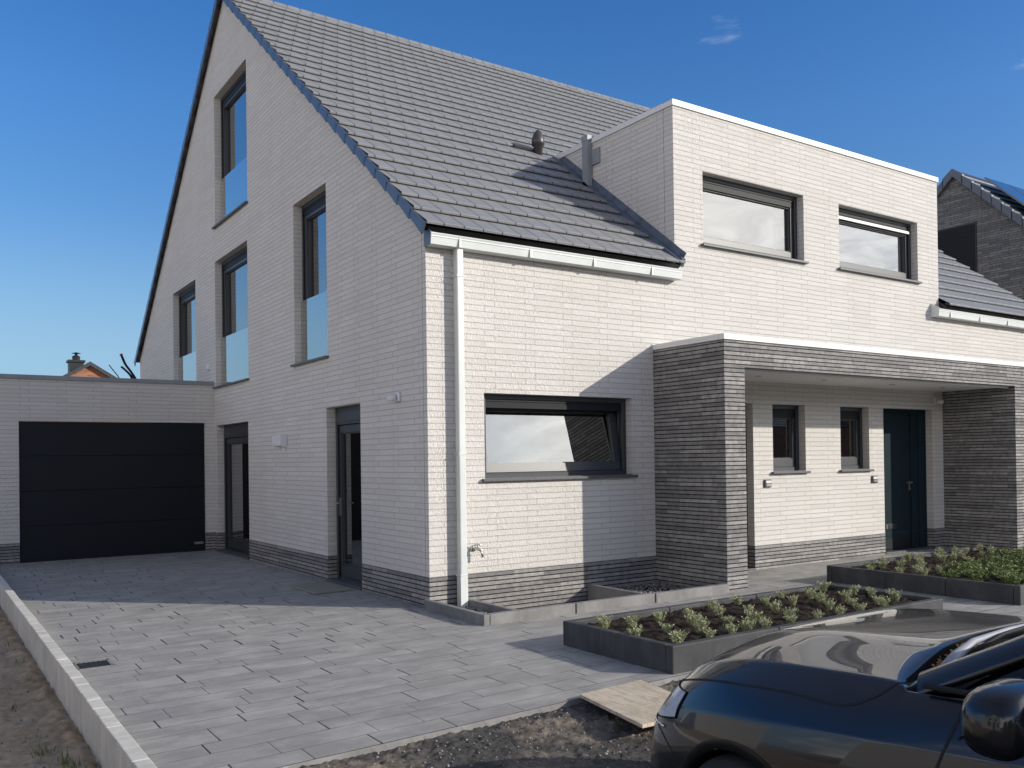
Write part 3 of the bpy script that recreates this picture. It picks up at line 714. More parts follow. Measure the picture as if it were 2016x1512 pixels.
door = build('garage_door', dr, 'garage_door', gar, bevel=.004)
build('door_seal', MB().box((gd[0] + .004, YG + .06, -.02), (gd[1] - .004, YG + .10, .0215)), 'rubber', door)
pl = MB(); x0, z0 = -.355, .135
pl.box((x0, YG + .050, z0), (x0 + .15, YG + .0545, z0 + .006)).box((x0, YG + .050, z0 + .03), (x0 + .15, YG + .0545, z0 + .036)).box((x0, YG + .05, z0 + .006), (x0 + .005, YG + .0545, z0 + .03)).box((x0 + .145, YG + .05, z0 + .006), (x0 + .15, YG + .0545, z0 + .03))
for k in range(6): pl.box((x0 + .025 + k * .018, YG + .0505, z0 + .012), (x0 + .036 + k * .018, YG + .0545, z0 + .024))
build('name_plate', pl, 'label_plate', door)
# loose conduits sticking up from the garage roof
for k, (pts, rd, lb) in enumerate((
    ([(-1.05, 10, 3.05), (-1.12, 10, 3.32), (-1.25, 10, 3.52), (-1.32, 10, 3.70)], .022, 'thick black cable conduit with red tip rising highest over the garage roof'),
    ([(-1.0, 10.1, 3.05), (-1.06, 10.1, 3.28), (-1.20, 10.1, 3.48), (-1.27, 10.1, 3.64)], .016, 'thin black cable curving just right of the red-tipped conduit on the garage roof'),
    ([(-1.1, 9.9, 3.05), (-1.17, 9.9, 3.28), (-1.27, 9.9, 3.40), (-1.34, 9.9, 3.46)], .020, 'short bent black cable conduit on the garage roof below the red-tipped one'),
    ([(-1.3, 10, 3.05), (-1.36, 10, 3.25), (-1.45, 10, 3.38), (-1.53, 10, 3.49)], .009, 'thinnest lone black cable leaning left over the garage roof'))):
    fine = []
    P4 = [Vector(p) for p in pts]
    for i in range(3):
        for j in range(6):
            t_ = j / 6; a, b, c_, d_ = P4[max(i - 1, 0)], P4[i], P4[i + 1], P4[min(i + 2, 3)]
            fine.append(.5 * ((2 * b) + (-a + c_) * t_ + (2 * a - 5 * b + 4 * c_ - d_) * t_ ** 2 + (-a + 3 * b - 3 * c_ + d_) * t_ ** 3))
    fine.append(P4[3])
    rt = thing('cable_conduit', lb, 'cable', pts[0], 'loose conduits on the garage roof')
    build('conduit', MB().tube(fine, rd), 'rubber', rt, smooth=True)
    if k == 0:
        M.setdefault('red_tape', plain('red tape', (.35, .03, .02), .6)); build('red_cap', MB().tube([fine[-2], fine[-1] + (fine[-1] - fine[-2]) * .6], rd * 1.25), 'red_tape', rt)

# ------------------------------------------------------------------ wall fittings
t = thing('wall_lamp', 'grey box wall lamp on the shaded gable between the two side doors', 'lamp', (0, 4.75, 1.9))
build('lamp_housing', MB().prism([(-.002, 4.55, 2.02), (-.11, 4.55, 2.02), (-.11, 4.55, 1.86), (-.002, 4.55, 1.83)], (0, .36, 0)), 'plastic_white', t, bevel=.006)
build('back_plate', MB().box((-.012, 4.62, 1.76), (-.001, 4.76, 1.84)), 'plastic_white', t, bevel=.004)
def security_cam(name, label, base, d, side):
    t = thing(name, label, 'camera', base)
    b = Vector(base); d = Vector(d); s = Vector(side)
    m = MB(); p = [b - s * .05 + Vector((0, 0, -.05)), b + s * .05 + Vector((0, 0, -.05)), b + s * .05 + Vector((0, 0, .06)), b - s * .05 + Vector((0, 0, .06))]
    m.prism(p, d * .03); build('mount', m, 'plastic_white', t, bevel=.008)
    c = b + d * .075 + s * .03 + Vector((0, 0, -.01)); ax = (d * .8 + s * .75 + Vector((0, 0, -.25))).normalized()
    build('camera_head', MB().tube([c - ax * .05, c - ax * .045, c + ax * .045, c + ax * .05], [.025, .036, .036, .03], 16), 'plastic_white', t, smooth=True)
    build('lens', MB().tube([c + ax * .0505, c + ax * .054], [.022, .02], 14), 'plastic_grey', t)
security_cam('security_camera', 'white security camera high on the shaded gable near the corner', (-.001, .70, 2.335), (-1, 0, 0), (0, 1, 0))
security_cam('security_camera', 'white security camera under the porch ceiling right of the front door', (9.62, -.001, 2.50), (0, -1, 0), (1, 0, 0))
solo('sensor_box', MB().prism([(-.001, 8.80, 3.36), (-.05, 8.81, 3.37), (-.05, 8.81, 3.47), (-.001, 8.80, 3.49)], (0, .12, 0)), 'plastic_white', 'small white sensor box on the gable above the garage roof edge', 'sensor', bevel=.006)
for x, lb in ((5.31, 'small dark doorbell with silver plate beside the left entry window'), (7.81, 'small dark doorbell with silver plate left of the visible front door')):
    t = thing('doorbell', lb, 'doorbell', (x + .07, 0, 1.2), 'doorbells under the porch')
    build('housing', MB().box((x, -.022, 1.155), (x + .145, -.001, 1.265)), 'black', t, bevel=.004)
    build('button', MB().box((x + .035, -.028, 1.17), (x + .13, -.0225, 1.205)).lathe([(0, -.03), (.018, -.03), (.018, -.0225), (0, -.0225)], (x + .085, 0, 1.19), 'Y', 14), 'steel', t)
    build('name_plate', MB().box((x + .03, -.027, 1.215), (x + .135, -.0225, 1.252)), 'plastic_white', t, bevel=.001)
t = thing('outdoor_tap', 'chrome garden tap on the sunlit wall right of the downpipe', 'tap', (.56, 0, .6))
g = MB().lathe([(.0, -.012), (.035, -.012), (.035, -.001), (0, -.001)], (.545, 0, .615), 'Y', 16).tube([(.545, -.01, .615), (.545, -.06, .615), (.57, -.095, .605), (.60, -.115, .595)], .016, 12).tube([(.58, -.10, .603), (.592, -.11, .57), (.60, -.115, .52)], [.014, .012, .014], 12)
build('tap_body', g, 'steel', t, smooth=True)
build('tap_handle', MB().tube([(.56, -.075, .625), (.565, -.08, .655)], .009).tube([(.53, -.06, .66), (.60, -.10, .655)], [.008, .011]), 'steel', t, smooth=True)
solo('doormat', MB().prism([(-.60, 1.83, .004), (-.10, 1.86, .004), (-.10, 2.80, .004), (-.60, 2.72, .004)], (0, 0, .018)), 'doormat', 'flat ribbed doormat on the paving before the nearer side door', 'doormat', bevel=.004)

# ------------------------------------------------------------------ ground, paving, kerbs
def grid_mesh(x0, x1, y0, y1, nx, ny, fn):
    mb = MB(); idx = {}
    for j in range(ny + 1):
        for i in range(nx + 1):
            x, y = x0 + (x1 - x0) * i / nx, y0 + (y1 - y0) * j / ny
            mb.v.append((x, y, fn(x, y)))
    for j in range(ny):
        for i in range(nx):
            a = j * (nx + 1) + i; mb.f.append([a, a + 1, a + nx + 2, a + nx + 1]); mb.mi.append(0)
    return mb
ground = MB().face([(-900, -900, -.27), (900, -900, -.27), (900, 900, -.27), (-900, 900, -.27)]); struct('ground', ground, 'soil', weld=False, recalc=False)
fb = lambda x, y, z, o=4: noise.fractal(Vector((x, y, z)), 1.0, 2.1, o)
def edge_y(x): return -4.10 + .055 * (x + 3.6)
def street_z(x, y):
    d = edge_y(x) - y
    z = -.035 - .10 * min(1, max(0, (d - .3) / 2.0)) + .012 * fb(x * 2.3, y * 2.3, 0) + .016 * max(0, fb(x * 17, y * 17, 3, 5)) + .008 * fb(x * 45, y * 45, 8, 2)
    if d < .12: z = z - .02 * max(0, -d) / .05
    return z
struct('street', grid_mesh(-3.65, 1.4, -5.9, -3.82, 380, 160, street_z), 'asphalt', smooth=True, weld=False, recalc=False)
struct('road', MB().face([(-40, -40, -.14), (60, -40, -.14), (60, -5.85, -.14), (-40, -5.85, -.14)]).face([(1.38, -5.9, -.13), (60, -5.9, -.13), (60, -3.6, -.13), (1.38, -3.6, -.13)]), 'asphalt', weld=False, recalc=False)
struct('bare_soil_strip', grid_mesh(-6.0, -3.6, -5.0, 9.0, 120, 500, lambda x, y: -.165 + .02 * fb(x * 1.5, y * 1.5, 5) + .02 * fb(x * 9, y * 9, 2, 5) + .05 * max(0, 1 - abs(x + 3.72) / .12) * (.5 + fb(x * 6, y * 6, 1))), 'soil', smooth=True, weld=False, recalc=False)

# paving: one sheet of running rows; each slab its own face with a tint and distances to its edges
def paving(name, X0, X1, Y0, Y1, seed, shear=True):
    bm = bmesh.new(); uv = bm.loops.layers.uv.new('UVMap'); uv2 = bm.loops.layers.uv.new('far'); tl = bm.faces.layers.float.new('tint')
    rnd = random.Random(seed)
    rows = []; y = Y0
    pat = [.20, .25, .20, .30, .20, .20, .25]
    k = 0
    while y < Y1 - .01: h = min(pat[k % 7] if k else .22, Y1 - y); rows.append((y, y + h)); y += h; k += 1
    cuts = []
    for (a, b) in rows:
        x = X0 - rnd.random() * .5; xs = [X0]
        while x < X1 - .1:
            x += rnd.choice((.3, .4, .4, .5, .5, .6, .7))
            if cuts and any(abs(x - q) < .07 for q in cuts[-1]): x += .1
            if x > X0 + .1: xs.append(min(x, X1))
        if xs[-1] < X1: xs.append(X1)
        cuts.append(xs)
    V = {}
    def vert(x, y):
        k_ = (round(x, 4), round(y, 4))
        if k_ not in V:
            sh = .055 * (min(x, 1.2) + 3.6) * max(0, min(1, (1.5 - y) / 5.6)) if shear else 0
            V[k_] = bm.verts.new((x, y + sh, 0))
        return V[k_]
    for i, (a, b) in enumerate(rows):
        xs = cuts[i]
        dn = cuts[i - 1] if i else xs; up = cuts[i + 1] if i + 1 < len(rows) else xs
        for x0, x1 in zip(xs, xs[1:]):
            bot = sorted({x0, x1} | {x for x in dn if x0 < x < x1}); top = sorted({x0, x1} | {x for x in up if x0 < x < x1}, reverse=True)
            pts = [(x, a) for x in bot] + [(x, b) for x in top]
            try: fc = bm.faces.new([vert(*p) for p in pts])
            except ValueError: continue
            fc[tl] = rnd.random()
            for lp, (px, py) in zip(fc.loops, pts):
                lp[uv].uv = (px - x0, py - a); lp[uv2].uv = (x1 - px, b - py)
    if shear:      # leave the gravel bed at the wall open
        for co_, no_ in (((-.03, 0, 0), (1, 0, 0)), ((3.25, 0, 0), (1, 0, 0)), ((0, -1.23, 0), (0, 1, 0))):
            bmesh.ops.bisect_plane(bm, geom=bm.verts[:] + bm.edges[:] + bm.faces[:], dist=.0001, plane_co=co_, plane_no=no_)
        bmesh.ops.delete(bm, geom=[f_ for f_ in bm.faces if -.03 < f_.calc_center_median().x < 3.25 and -1.23 < f_.calc_center_median().y < 9], context='FACES')
    me = bpy.data.meshes.new(name); bm.to_mesh(me); bm.free(); me.materials.append(M['paver'])
    o = bpy.data.objects.new(name, me); COL.objects.link(o); tag(o, kind='structure')
paving('paving', -3.56, 14.6, -4.10, 8.75, 3)
paving('path', 3.53, 14.6, -7.5, -3.84, 5, False)
# concrete bedding showing along the paving's cut edge
g = MB(); n = 60
for k in range(n):
    x0, x1 = -3.56 + 5.1 * k / n, -3.56 + 5.1 * (k + 1) / n
    y0, y1 = edge_y(min(x0, 1.2)) - .0015, edge_y(min(x1, 1.2)) - .0015
    g.face([(x0, y0, -.002), (x1, y1, -.002), (x1, y1 - .012 - .02 * random.random(), -.09), (x0, y0 - .012, -.09)])
struct('paving_edge', g, 'curb_grey', weld=False, recalc=False)

# left edging: upright concrete blocks, slightly uneven
ed = thing('concrete_edging', 'long row of upright pale concrete blocks edging the driveway', 'kerb', (-3.6, 2, 0))
y = -5.6; k = 0
while y < 8.5:
    w = .245; dz = random.uniform(-.002, .002); dx = random.uniform(-.0015, .0015)
    o = build('edging_block', MB().box((-3.655 + dx, y + .002, -.32), (-3.572 + dx, y + w - .002, .12 + dz)), 'kerb', ed, bevel=.005)
    y += w; k += 1
# drain beside the edging
dr_ = thing('drain_grate', 'small slotted iron drain grate set in the paving beside the edging', 'drain', (-3.36, -.7, 0))
g = MB(); x0, x1, y0, y1 = -3.50, -3.235, -.86, -.56
g.box((x0, y0, -.02), (x1, y0 + .025, .008)).box((x0, y1 - .03, -.02), (x1, y1, .008)).box((x0, y0, -.02), (x0 + .02, y1, .008)).box((x1 - .025, y0, -.02), (x1, y1, .008))
build('drain_frame', g, 'curb_grey', dr_, bevel=.003)
g = MB()
for k in range(6): xx = x0 + .035 + k * .035; g.box((xx, y0 + .025, -.01), (xx + .016, y1 - .03, .006))
build('grate', g, 'black', dr_, bevel=.002)
build('sump', MB().face([(x0 + .01, y0 + .01, .0035), (x1 - .01, y0 + .01, .0035), (x1 - .01, y1 - .01, .0035), (x0 + .01, y1 - .01, .0035)]), 'rubber', dr_)

# gravel bed at the wall with its low curbs
bc = thing('bed_curb', 'low grey concrete curb framing the gravel strip below the kitchen window', 'kerb', (1.6, -.65, 0))
build('curb_side', MB().box((-.075, -1.27, -.2), (-.008, -.005, .105)), 'curb_grey', bc, bevel=.008)
for a, b in ((-.007, 1.02), (1.026, 2.1), (2.106, 3.25)): build('curb_front', MB().box((a, -1.275 - .012 * a, -.2), (b, -1.195 - .012 * a, .105)), 'curb_grey', bc, bevel=.008)
for a in (.42, 2.13): build('curb_divider', MB().box((a, -1.19, -.3), (a + .06, -.01, .07)), 'curb_grey', bc, bevel=.006)
struct('gravel_bed', MB().face([(-.01, -1.2, -.04), (.43, -1.2, -.04), (.43, -.006, -.04), (-.01, -.006, -.04)]).face([(2.18, -1.2, -.04), (3.25, -1.2, -.04), (3.25, -.006, -.04), (2.18, -.006, -.04)]).face([(.44, -1.2, -.28), (2.17, -1.2, -.28), (2.17, -.006, -.28), (.44, -.006, -.28)]), 'bed_soil', weld=False, recalc=False)
g = MB(); rnd = random.Random(5)
def pebble(mb, c, s):
    ax = Matrix.Rotation(rnd.random() * 6.28, 3, 'Z') @ Matrix.Diagonal((s * rnd.uniform(.8, 1.4), s * rnd.uniform(.7, 1.1), s * rnd.uniform(.5, .8)))
    i = len(mb.v)
    P8 = [(0, 0, 1), (.8, 0, .45), (.25, .76, .45), (-.65, .47, .45), (-.65, -.47, .45), (.25, -.76, .45), (.65, .47, -.45), (-.25, .76, -.45), (-.8, 0, -.45), (-.25, -.76, -.45), (.65, -.47, -.45), (0, 0, -1)]
    mb.v += [tuple(Vector(c) + ax @ Vector(p)) for p in P8]
    for q in ((0, 1, 2), (0, 2, 3), (0, 3, 4), (0, 4, 5), (0, 5, 1), (1, 6, 2), (2, 7, 3), (3, 8, 4), (4, 9, 5), (5, 10, 1), (6, 7, 2), (7, 8, 3), (8, 9, 4), (9, 10, 5), (10, 6, 1), (11, 7, 6), (11, 8, 7), (11, 9, 8), (11, 10, 9), (11, 6, 10)):
        mb.f.append([i + a for a in q]); mb.mi.append(0)
for x0, x1, n_ in ((.0, .42, 620), (2.2, 3.25, 900)):
    for _ in range(n_): pebble(g, (rnd.uniform(x0, x1), rnd.uniform(-1.19, -.02), -.03 + rnd.random() * .035), rnd.uniform(.010, .022))
tag(build('gravel', g, 'pebble', None, smooth=True, weld=False), kind='stuff')

# ------------------------------------------------------------------ raised planters
def planter(name, label, x0, x1, y0, y1, h, th, segs_x, segs_y):
    t = thing(name, label, 'planter', ((x0 + x1) / 2, (y0 + y1) / 2, 0))
    def seg(a, b, horiz, yx):
        for p, q in zip(a, a[1:]):
            if horiz: m = MB().box((p + .002, yx, -.15), (q - .002, yx + th, h + random.uniform(-.002, .002)))
            else: m = MB().box((yx, p + .002, -.15), (yx + th, q - .002, h + random.uniform(-.002, .002)))
            build('planter_side', m, 'planter', t, bevel=.010)
    ex = [x0 + (x1 - x0) * k / segs_x for k in range(segs_x + 1)]; ey = [y0 + th + (y1 - y0 - 2 * th) * k / segs_y for k in range(segs_y + 1)]
    seg(ex, None, True, y0); seg(ex, None, True, y1 - th); seg(ey, None, False, x0); seg(ey, None, False, x1 - th)
    s = grid_mesh(x0 + th, x1 - th, y0 + th, y1 - th, int((x1 - x0) / .02), int((y1 - y0) / .02), lambda x, y: h - .045 + .02 * fb(x * 4, y * 4, 2) + .022 * fb(x * 14, y * 14, 6, 5) + .01 * fb(x * 40, y * 40, 1, 2))
    build('soil', s, 'bed_soil', t, smooth=True, weld=False, recalc=False)
    return t
planter('raised_planter', 'nearer dark concrete planter with sparse silvery shrubs, beside the car', .0, 3.52, -3.86, -2.47, .21, .075, 3, 1)
planter('raised_planter', 'farther dark concrete planter half filled with bright green plants, before the front door', 4.87, 8.46, -3.9, -1.42, .205, .075, 3, 3)

def shrub_mesh(name, mat, nst, rad, hgt, leaf, seed, up=.6):
    rn = random.Random(seed); mb = MB()
    for s in range(nst):
        a = rn.random() * 6.283; lean = rn.random() ** .7; L_ = hgt * rn.uniform(.6, 1.1)
        d = Vector((math.cos(a) * lean * rad / hgt, math.sin(a) * lean * rad / hgt, 1)); base = Vector((math.cos(a), math.sin(a), 0)) * rn.random() * rad * .35
        n_ = 9
        for k in range(n_):
            t_ = (k + .6) / n_; p = base + d * L_ * t_ + Vector((0, 0, -.25 * lean * L_ * t_ * t_))
            for q in range(2):
                b = rn.random() * 6.283; v = Vector((math.cos(b), math.sin(b), up + rn.uniform(-.3, .5))).normalized(); w = v.cross(Vector((rn.uniform(-1, 1), rn.uniform(-1, 1), 1))).normalized()
                l_ = leaf * rn.uniform(.7, 1.3); wd = l_ * .2
                mb.face([p, p + v * l_ * .5 + w * wd, p + v * l_, p + v * l_ * .5 - w * wd])
    me_o = build(name, mb, mat, None, weld=False, recalc=False)
    me = me_o.data; bpy.data.objects.remove(me_o); return me
SIL = [shrub_mesh('silver_shrub', 'leaf_silver', 36, .062, .115, .018, k, .9) for k in range(4)]
GRN = [shrub_mesh('green_plant', 'leaf_green', 40, .10, .10, .020, 20 + k, .4) for k in range(4)]
ORD = ['first', 'second', 'third', 'fourth', 'fifth', 'sixth', 'seventh', 'eighth', 'ninth', 'tenth', 'eleventh', 'twelfth', 'thirteenth', 'fourteenth', 'fifteenth', 'sixteenth', 'seventeenth', 'eighteenth', 'nineteenth', 'twentieth']
def scatter(name, meshes, pts, rows, where, what, cat, group, z, smin, smax):
    rn = random.Random(11); ys = sorted(p[1] for p in pts)
    bins = {}
    for p in pts:
        i = min(len(rows) - 1, sum(1 for q in ys if q < p[1]) * len(rows) // len(pts)); bins.setdefault(i, []).append(p)
    for i, ps in bins.items():
        for k, p in enumerate(sorted(ps)):
            o = bpy.data.objects.new(name, rn.choice(meshes)); COL.objects.link(o)
            s = rn.uniform(smin, smax); o.location = (p[0], p[1], z); o.rotation_euler = (0, 0, rn.random() * 6.28); o.scale = (s, s, s * rn.uniform(.85, 1.15))
            tag(o, f'{what}, {ORD[k]} from the left in the {rows[i]} row of the {where}', cat, group)
NEAR = [(.15, -2.86), (.42, -2.9), (.1, -3.33), (.74, -2.89), (.46, -3.29), (.31, -3.58), (.19, -3.72), (1.03, -2.94), (.81, -3.24), (.63, -3.52), (.55, -3.7), (1.49, -2.79), (1.3, -3.06), (1.09, -3.37), (.79, -3.70), (.95, -3.72), (1.62, -3.12), (1.35, -3.41), (1.18, -3.70), (1.92, -2.69), (2.12, -2.87), (1.86, -3.22), (2.32, -3.04), (1.7, -3.51), (1.5, -3.70), (2.59, -3.15), (2.36, -3.43), (1.86, -3.70), (2.53, -2.71), (2.74, -2.9), (3.26, -2.65), (3.3, -3.0), (3.31, -3.2), (2.68, -3.44), (2.96, -3.53), (3.23, -3.53), (2.43, -3.72), (2.77, -3.72), (2.14, -3.72), (2.9, -3.2)]
scatter('silver_shrub', SIL, NEAR, ['front', 'second', 'third', 'back'], 'nearer planter', 'small silvery green shrub', 'shrub', 'silvery shrubs in the nearer planter', .16, .85, 1.2)
rn = random.Random(4); FARS = []; FARG = []
for j in range(7):
    for i in range(11):
        x = 5.12 + i * .30 + rn.uniform(-.07, .07); y = -3.65 + j * .34 + rn.uniform(-.07, .07)
        if x > 8.33: continue
        lim = -2.70 + (x - 5) * .16      # silvery ones towards the house, green ones towards the street
        (FARG if y < lim else FARS).append((x, y))
FARS = [p for p in FARS if rn.random() < .9]
RW = ['front', 'second', 'third', 'fourth', 'back']
scatter('silver_shrub', SIL, FARS, RW[:3] + ['back'], 'farther planter', 'small silvery green shrub', 'shrub', 'silvery shrubs in the farther planter', .155, .85, 1.15)
scatter('green_plant', GRN, FARG, RW[:3] + ['back'], 'farther planter', 'bushy bright green plant', 'plant', 'bright green plants in the farther planter', .155, 1.25, 1.7)

# grass tufts on the bare soil, plywood board on the tar
rn = random.Random(9); g = MB()
for cx, cy_, n_ in ((-3.9, -2.45, 26), (-3.82, -2.72, 30), (-3.76, -2.9, 30), (-3.95, -1.15, 14), (-3.78, .5, 20), (-3.76, 1.6, 16), (-3.77, -.4, 14), (-3.75, -3.0, 30)):
    for _ in range(n_):
        b = Vector((cx + rn.gauss(0, .035), cy_ + rn.gauss(0, .06), -.17)); a = rn.random() * 6.28; h = rn.uniform(.04, .10); d = Vector((math.cos(a), math.sin(a), 0)); w = Vector((-d.y, d.x, 0)) * .0035
        g.face([b - w, b + w, b + d * h * .35 + Vector((0, 0, h * .7)) + w * .6, b + d * h * .35 + Vector((0, 0, h * .7)) - w * .6]); g.face([b + d * h * .35 + Vector((0, 0, h * .7)) - w * .6, b + d * h * .35 + Vector((0, 0, h * .7)) + w * .6, b + d * h * .9 + Vector((0, 0, h))])
tag(build('grass', g, 'leaf_grass', None, weld=False, recalc=False), kind='stuff')
g = MB(); rnd = random.Random(8)
for _ in range(1500):
    x, y = rnd.uniform(-3.4, 1.0), rnd.uniform(-5.6, -3.95)
    if y > edge_y(x) - .04: continue
    pebble(g, (x, y, street_z(x, y) + .002), rnd.uniform(.003, .009) * (1.8 if rnd.random() < .06 else 1))
for _ in range(900):
    x, y = rnd.uniform(-5.5, -3.7), rnd.uniform(-4.5, 6); pebble(g, (x, y, -.158 + .02 * fb(x * 1.5, y * 1.5, 5)), rnd.uniform(.004, .012) * (2 if rnd.random() < .06 else 1))
tag(build('grit', g, 'stone', None, smooth=True, weld=False), kind='stuff')
bd = [(-.945, -3.985, .015), (-.365, -3.93, .012), (-.53, -4.80, .02), (-1.115, -4.82, .035)]
solo('plywood_board', MB().prism(bd[::-1], (0, 0, .022)), 'wood', 'weathered plywood sheet lying on the tar in front of the car', 'board', bevel=.002)

# ------------------------------------------------------------------ neighbouring houses
def simple_house(name, label, gx, x1, yr, zr, tan, hw, wallm, roofm, over=.12):
    """ridge along x; gable wall at gx"""
    t = thing(name, label, 'house', ((gx + x1) / 2, yr, 0))
    ze = zr - tan * hw; g = MB()
    for x in (gx, x1): g.face([(x, yr - hw, -.2), (x, yr + hw, -.2), (x, yr + hw, ze - .15), (x, yr, zr - .15), (x, yr - hw, ze - .15)])
    for y in (yr - hw, yr + hw): g.face([(gx, y, -.2), (x1, y, -.2), (x1, y, ze - .1), (gx, y, ze - .1)])
    build('wall', g, wallm, t, recalc=False)
    g = MB(); ln = math.hypot(1, tan)
    for s in (-1, 1):
        n_ = max(1, int(hw * ln / .34))
        for k in range(n_ + 1):
            a, b = -.15 + (hw + .15) * k / (n_ + 1), -.15 + (hw + .15) * (k + 1) / (n_ + 1)
            pa, pb_ = (yr + s * (hw - a), ze + tan * a), (yr + s * (hw - b), ze + tan * b)
            X0, X1 = min(gx, x1) - over, max(gx, x1) + over
            g.face([(X0, pa[0], pa[1] + .03), (X1, pa[0], pa[1] + .03), (X1, pb_[0], pb_[1]), (X0, pb_[0], pb_[1])], uv=[(X0, k * .34 + .004), (X1, k * .34 + .004), (X1, k * .34 + .336), (X0, k * .34 + .336)])
            g.face([(X0, pa[0], pa[1] + .03), (X0, pa[0], pa[1]), (X1, pa[0], pa[1]), (X1, pa[0], pa[1] + .03)])
    build('roof', g, roofm, t, recalc=False)
    g = MB()
    for s in (-1, 1):
        n_ = int((hw + .15) * ln / .34)
        for k in range(n_):
            a, b = -.15 + (hw + .15) * k / n_, -.15 + (hw + .15) * (k + 1) / n_
            X = min(gx, x1) - over - .02
            g.prism([(X, yr + s * (hw - a + .02), ze + tan * a + .05), (X, yr + s * (hw - b), ze + tan * b + .02), (X, yr + s * (hw - b), ze + tan * b - .18), (X, yr + s * (hw - a + .02), ze + tan * a - .20)], (.1, 0, 0))
    build('verge', g, 'verge', t)
    return t
nb = simple_house('neighbouring_house', 'dark grey brick house with shuttered gable window and solar panels, behind at right', 17.0, 29, 3.95, 8.80, .94, 4.6, 'dark_brick', 'roof_tile_dark')
g = MB()
for k in range(24): z = 6.13 + k * .05; g.box((16.965, 3.44, z), (16.99, 4.9, z + .046))
build('roller_shutter', g, 'shutter', nb)
g = MB().box((16.975, 3.40, 6.10), (16.998, 4.94, 7.36)); build('shutter_frame', g, 'black', nb)
for i in range(5):
    for j in range(2):
        a, b = .55 + j * 1.72, .55 + j * 1.72 + 1.68
        x0 = 17.45 + i * 1.06
        q = lambda x, s_, h_: (x, 3.95 - s_ / math.hypot(1, .94) - h_ * .685, 8.80 - .94 * s_ / math.hypot(1, .94) + h_ * .729)
        pnl = build('solar_panel', MB().prism([q(x0, a, .16), q(x0, b, .16), q(x0 + 1.03, b, .16), q(x0 + 1.03, a, .16)], Vector(q(0, 0, .035)) - Vector(q(0, 0, 0))), 'solar', nb, bevel=.004)
red = thing('distant_house', 'distant red brick gable with black chimney peeking over the garage roof', 'house', (1.8, 39, 0))
g = MB()
g.face([(-3.6, 35.8, -.2), (7.2, 35.8, -.2), (7.2, 35.8, 2.6), (1.8, 35.8, 6.0), (-3.6, 35.8, 2.6)])
g.face([(-3.6, 35.8, -.2), (-3.6, 45, -.2), (-3.6, 45, 2.6), (-3.6, 35.8, 2.6)]); g.face([(7.2, 35.8, -.2), (7.2, 45, -.2), (7.2, 45, 2.6), (7.2, 35.8, 2.6)])
build('wall', g, 'red_brick', red, recalc=False)
g = MB()
for s in (-1, 1): g.prism([(1.8, 35.6, 6.18), (1.8 + s * 5.7, 35.6, 2.6), (1.8 + s * 5.7, 35.6, 2.42), (1.8, 35.6, 6.0)], (0, 9.6, 0))
rf = build('roof', g, 'roof_tile_dark', red)
ch = build('chimney', MB().box((1.12, 36.6, 4.4), (1.68, 37.2, 6.22)).box((1.06, 36.54, 6.22), (1.74, 37.26, 6.32)).lathe([(.15, 6.32), (.17, 6.5), (.06, 6.56), (.06, 6.62), (.2, 6.64), (0, 6.7)], (1.42, 36.9, 0), 'Z', 10), 'black', rf)
# the house across the drive, outside the picture: its sunlit wall lights the shaded gable and mirrors in the car
lft = simple_house('neighbouring_house', 'white brick house across the drive, seen only as a reflection', -12.5, -22, -6.5, 8.6, .76, 6.0, 'white_brick', 'roof_tile')
for (y0, y1, z0, z1) in ((-10.5, -9.2, .9, 2.3), (-8, -6.9, .1, 2.3), (-5.2, -3.6, .9, 2.3), (-9.0, -7.6, 3.2, 4.9), (-5.4, -4.0, 3.2, 4.9)):
    w = build('window', MB().box((-12.52, y0, z0), (-12.485, y1, z1)), 'frame', lft); build('pane', MB().box((-12.525, y0 + .09, z0 + .09), (-12.48, y1 - .09, z1 - .09)), 'solar', w)

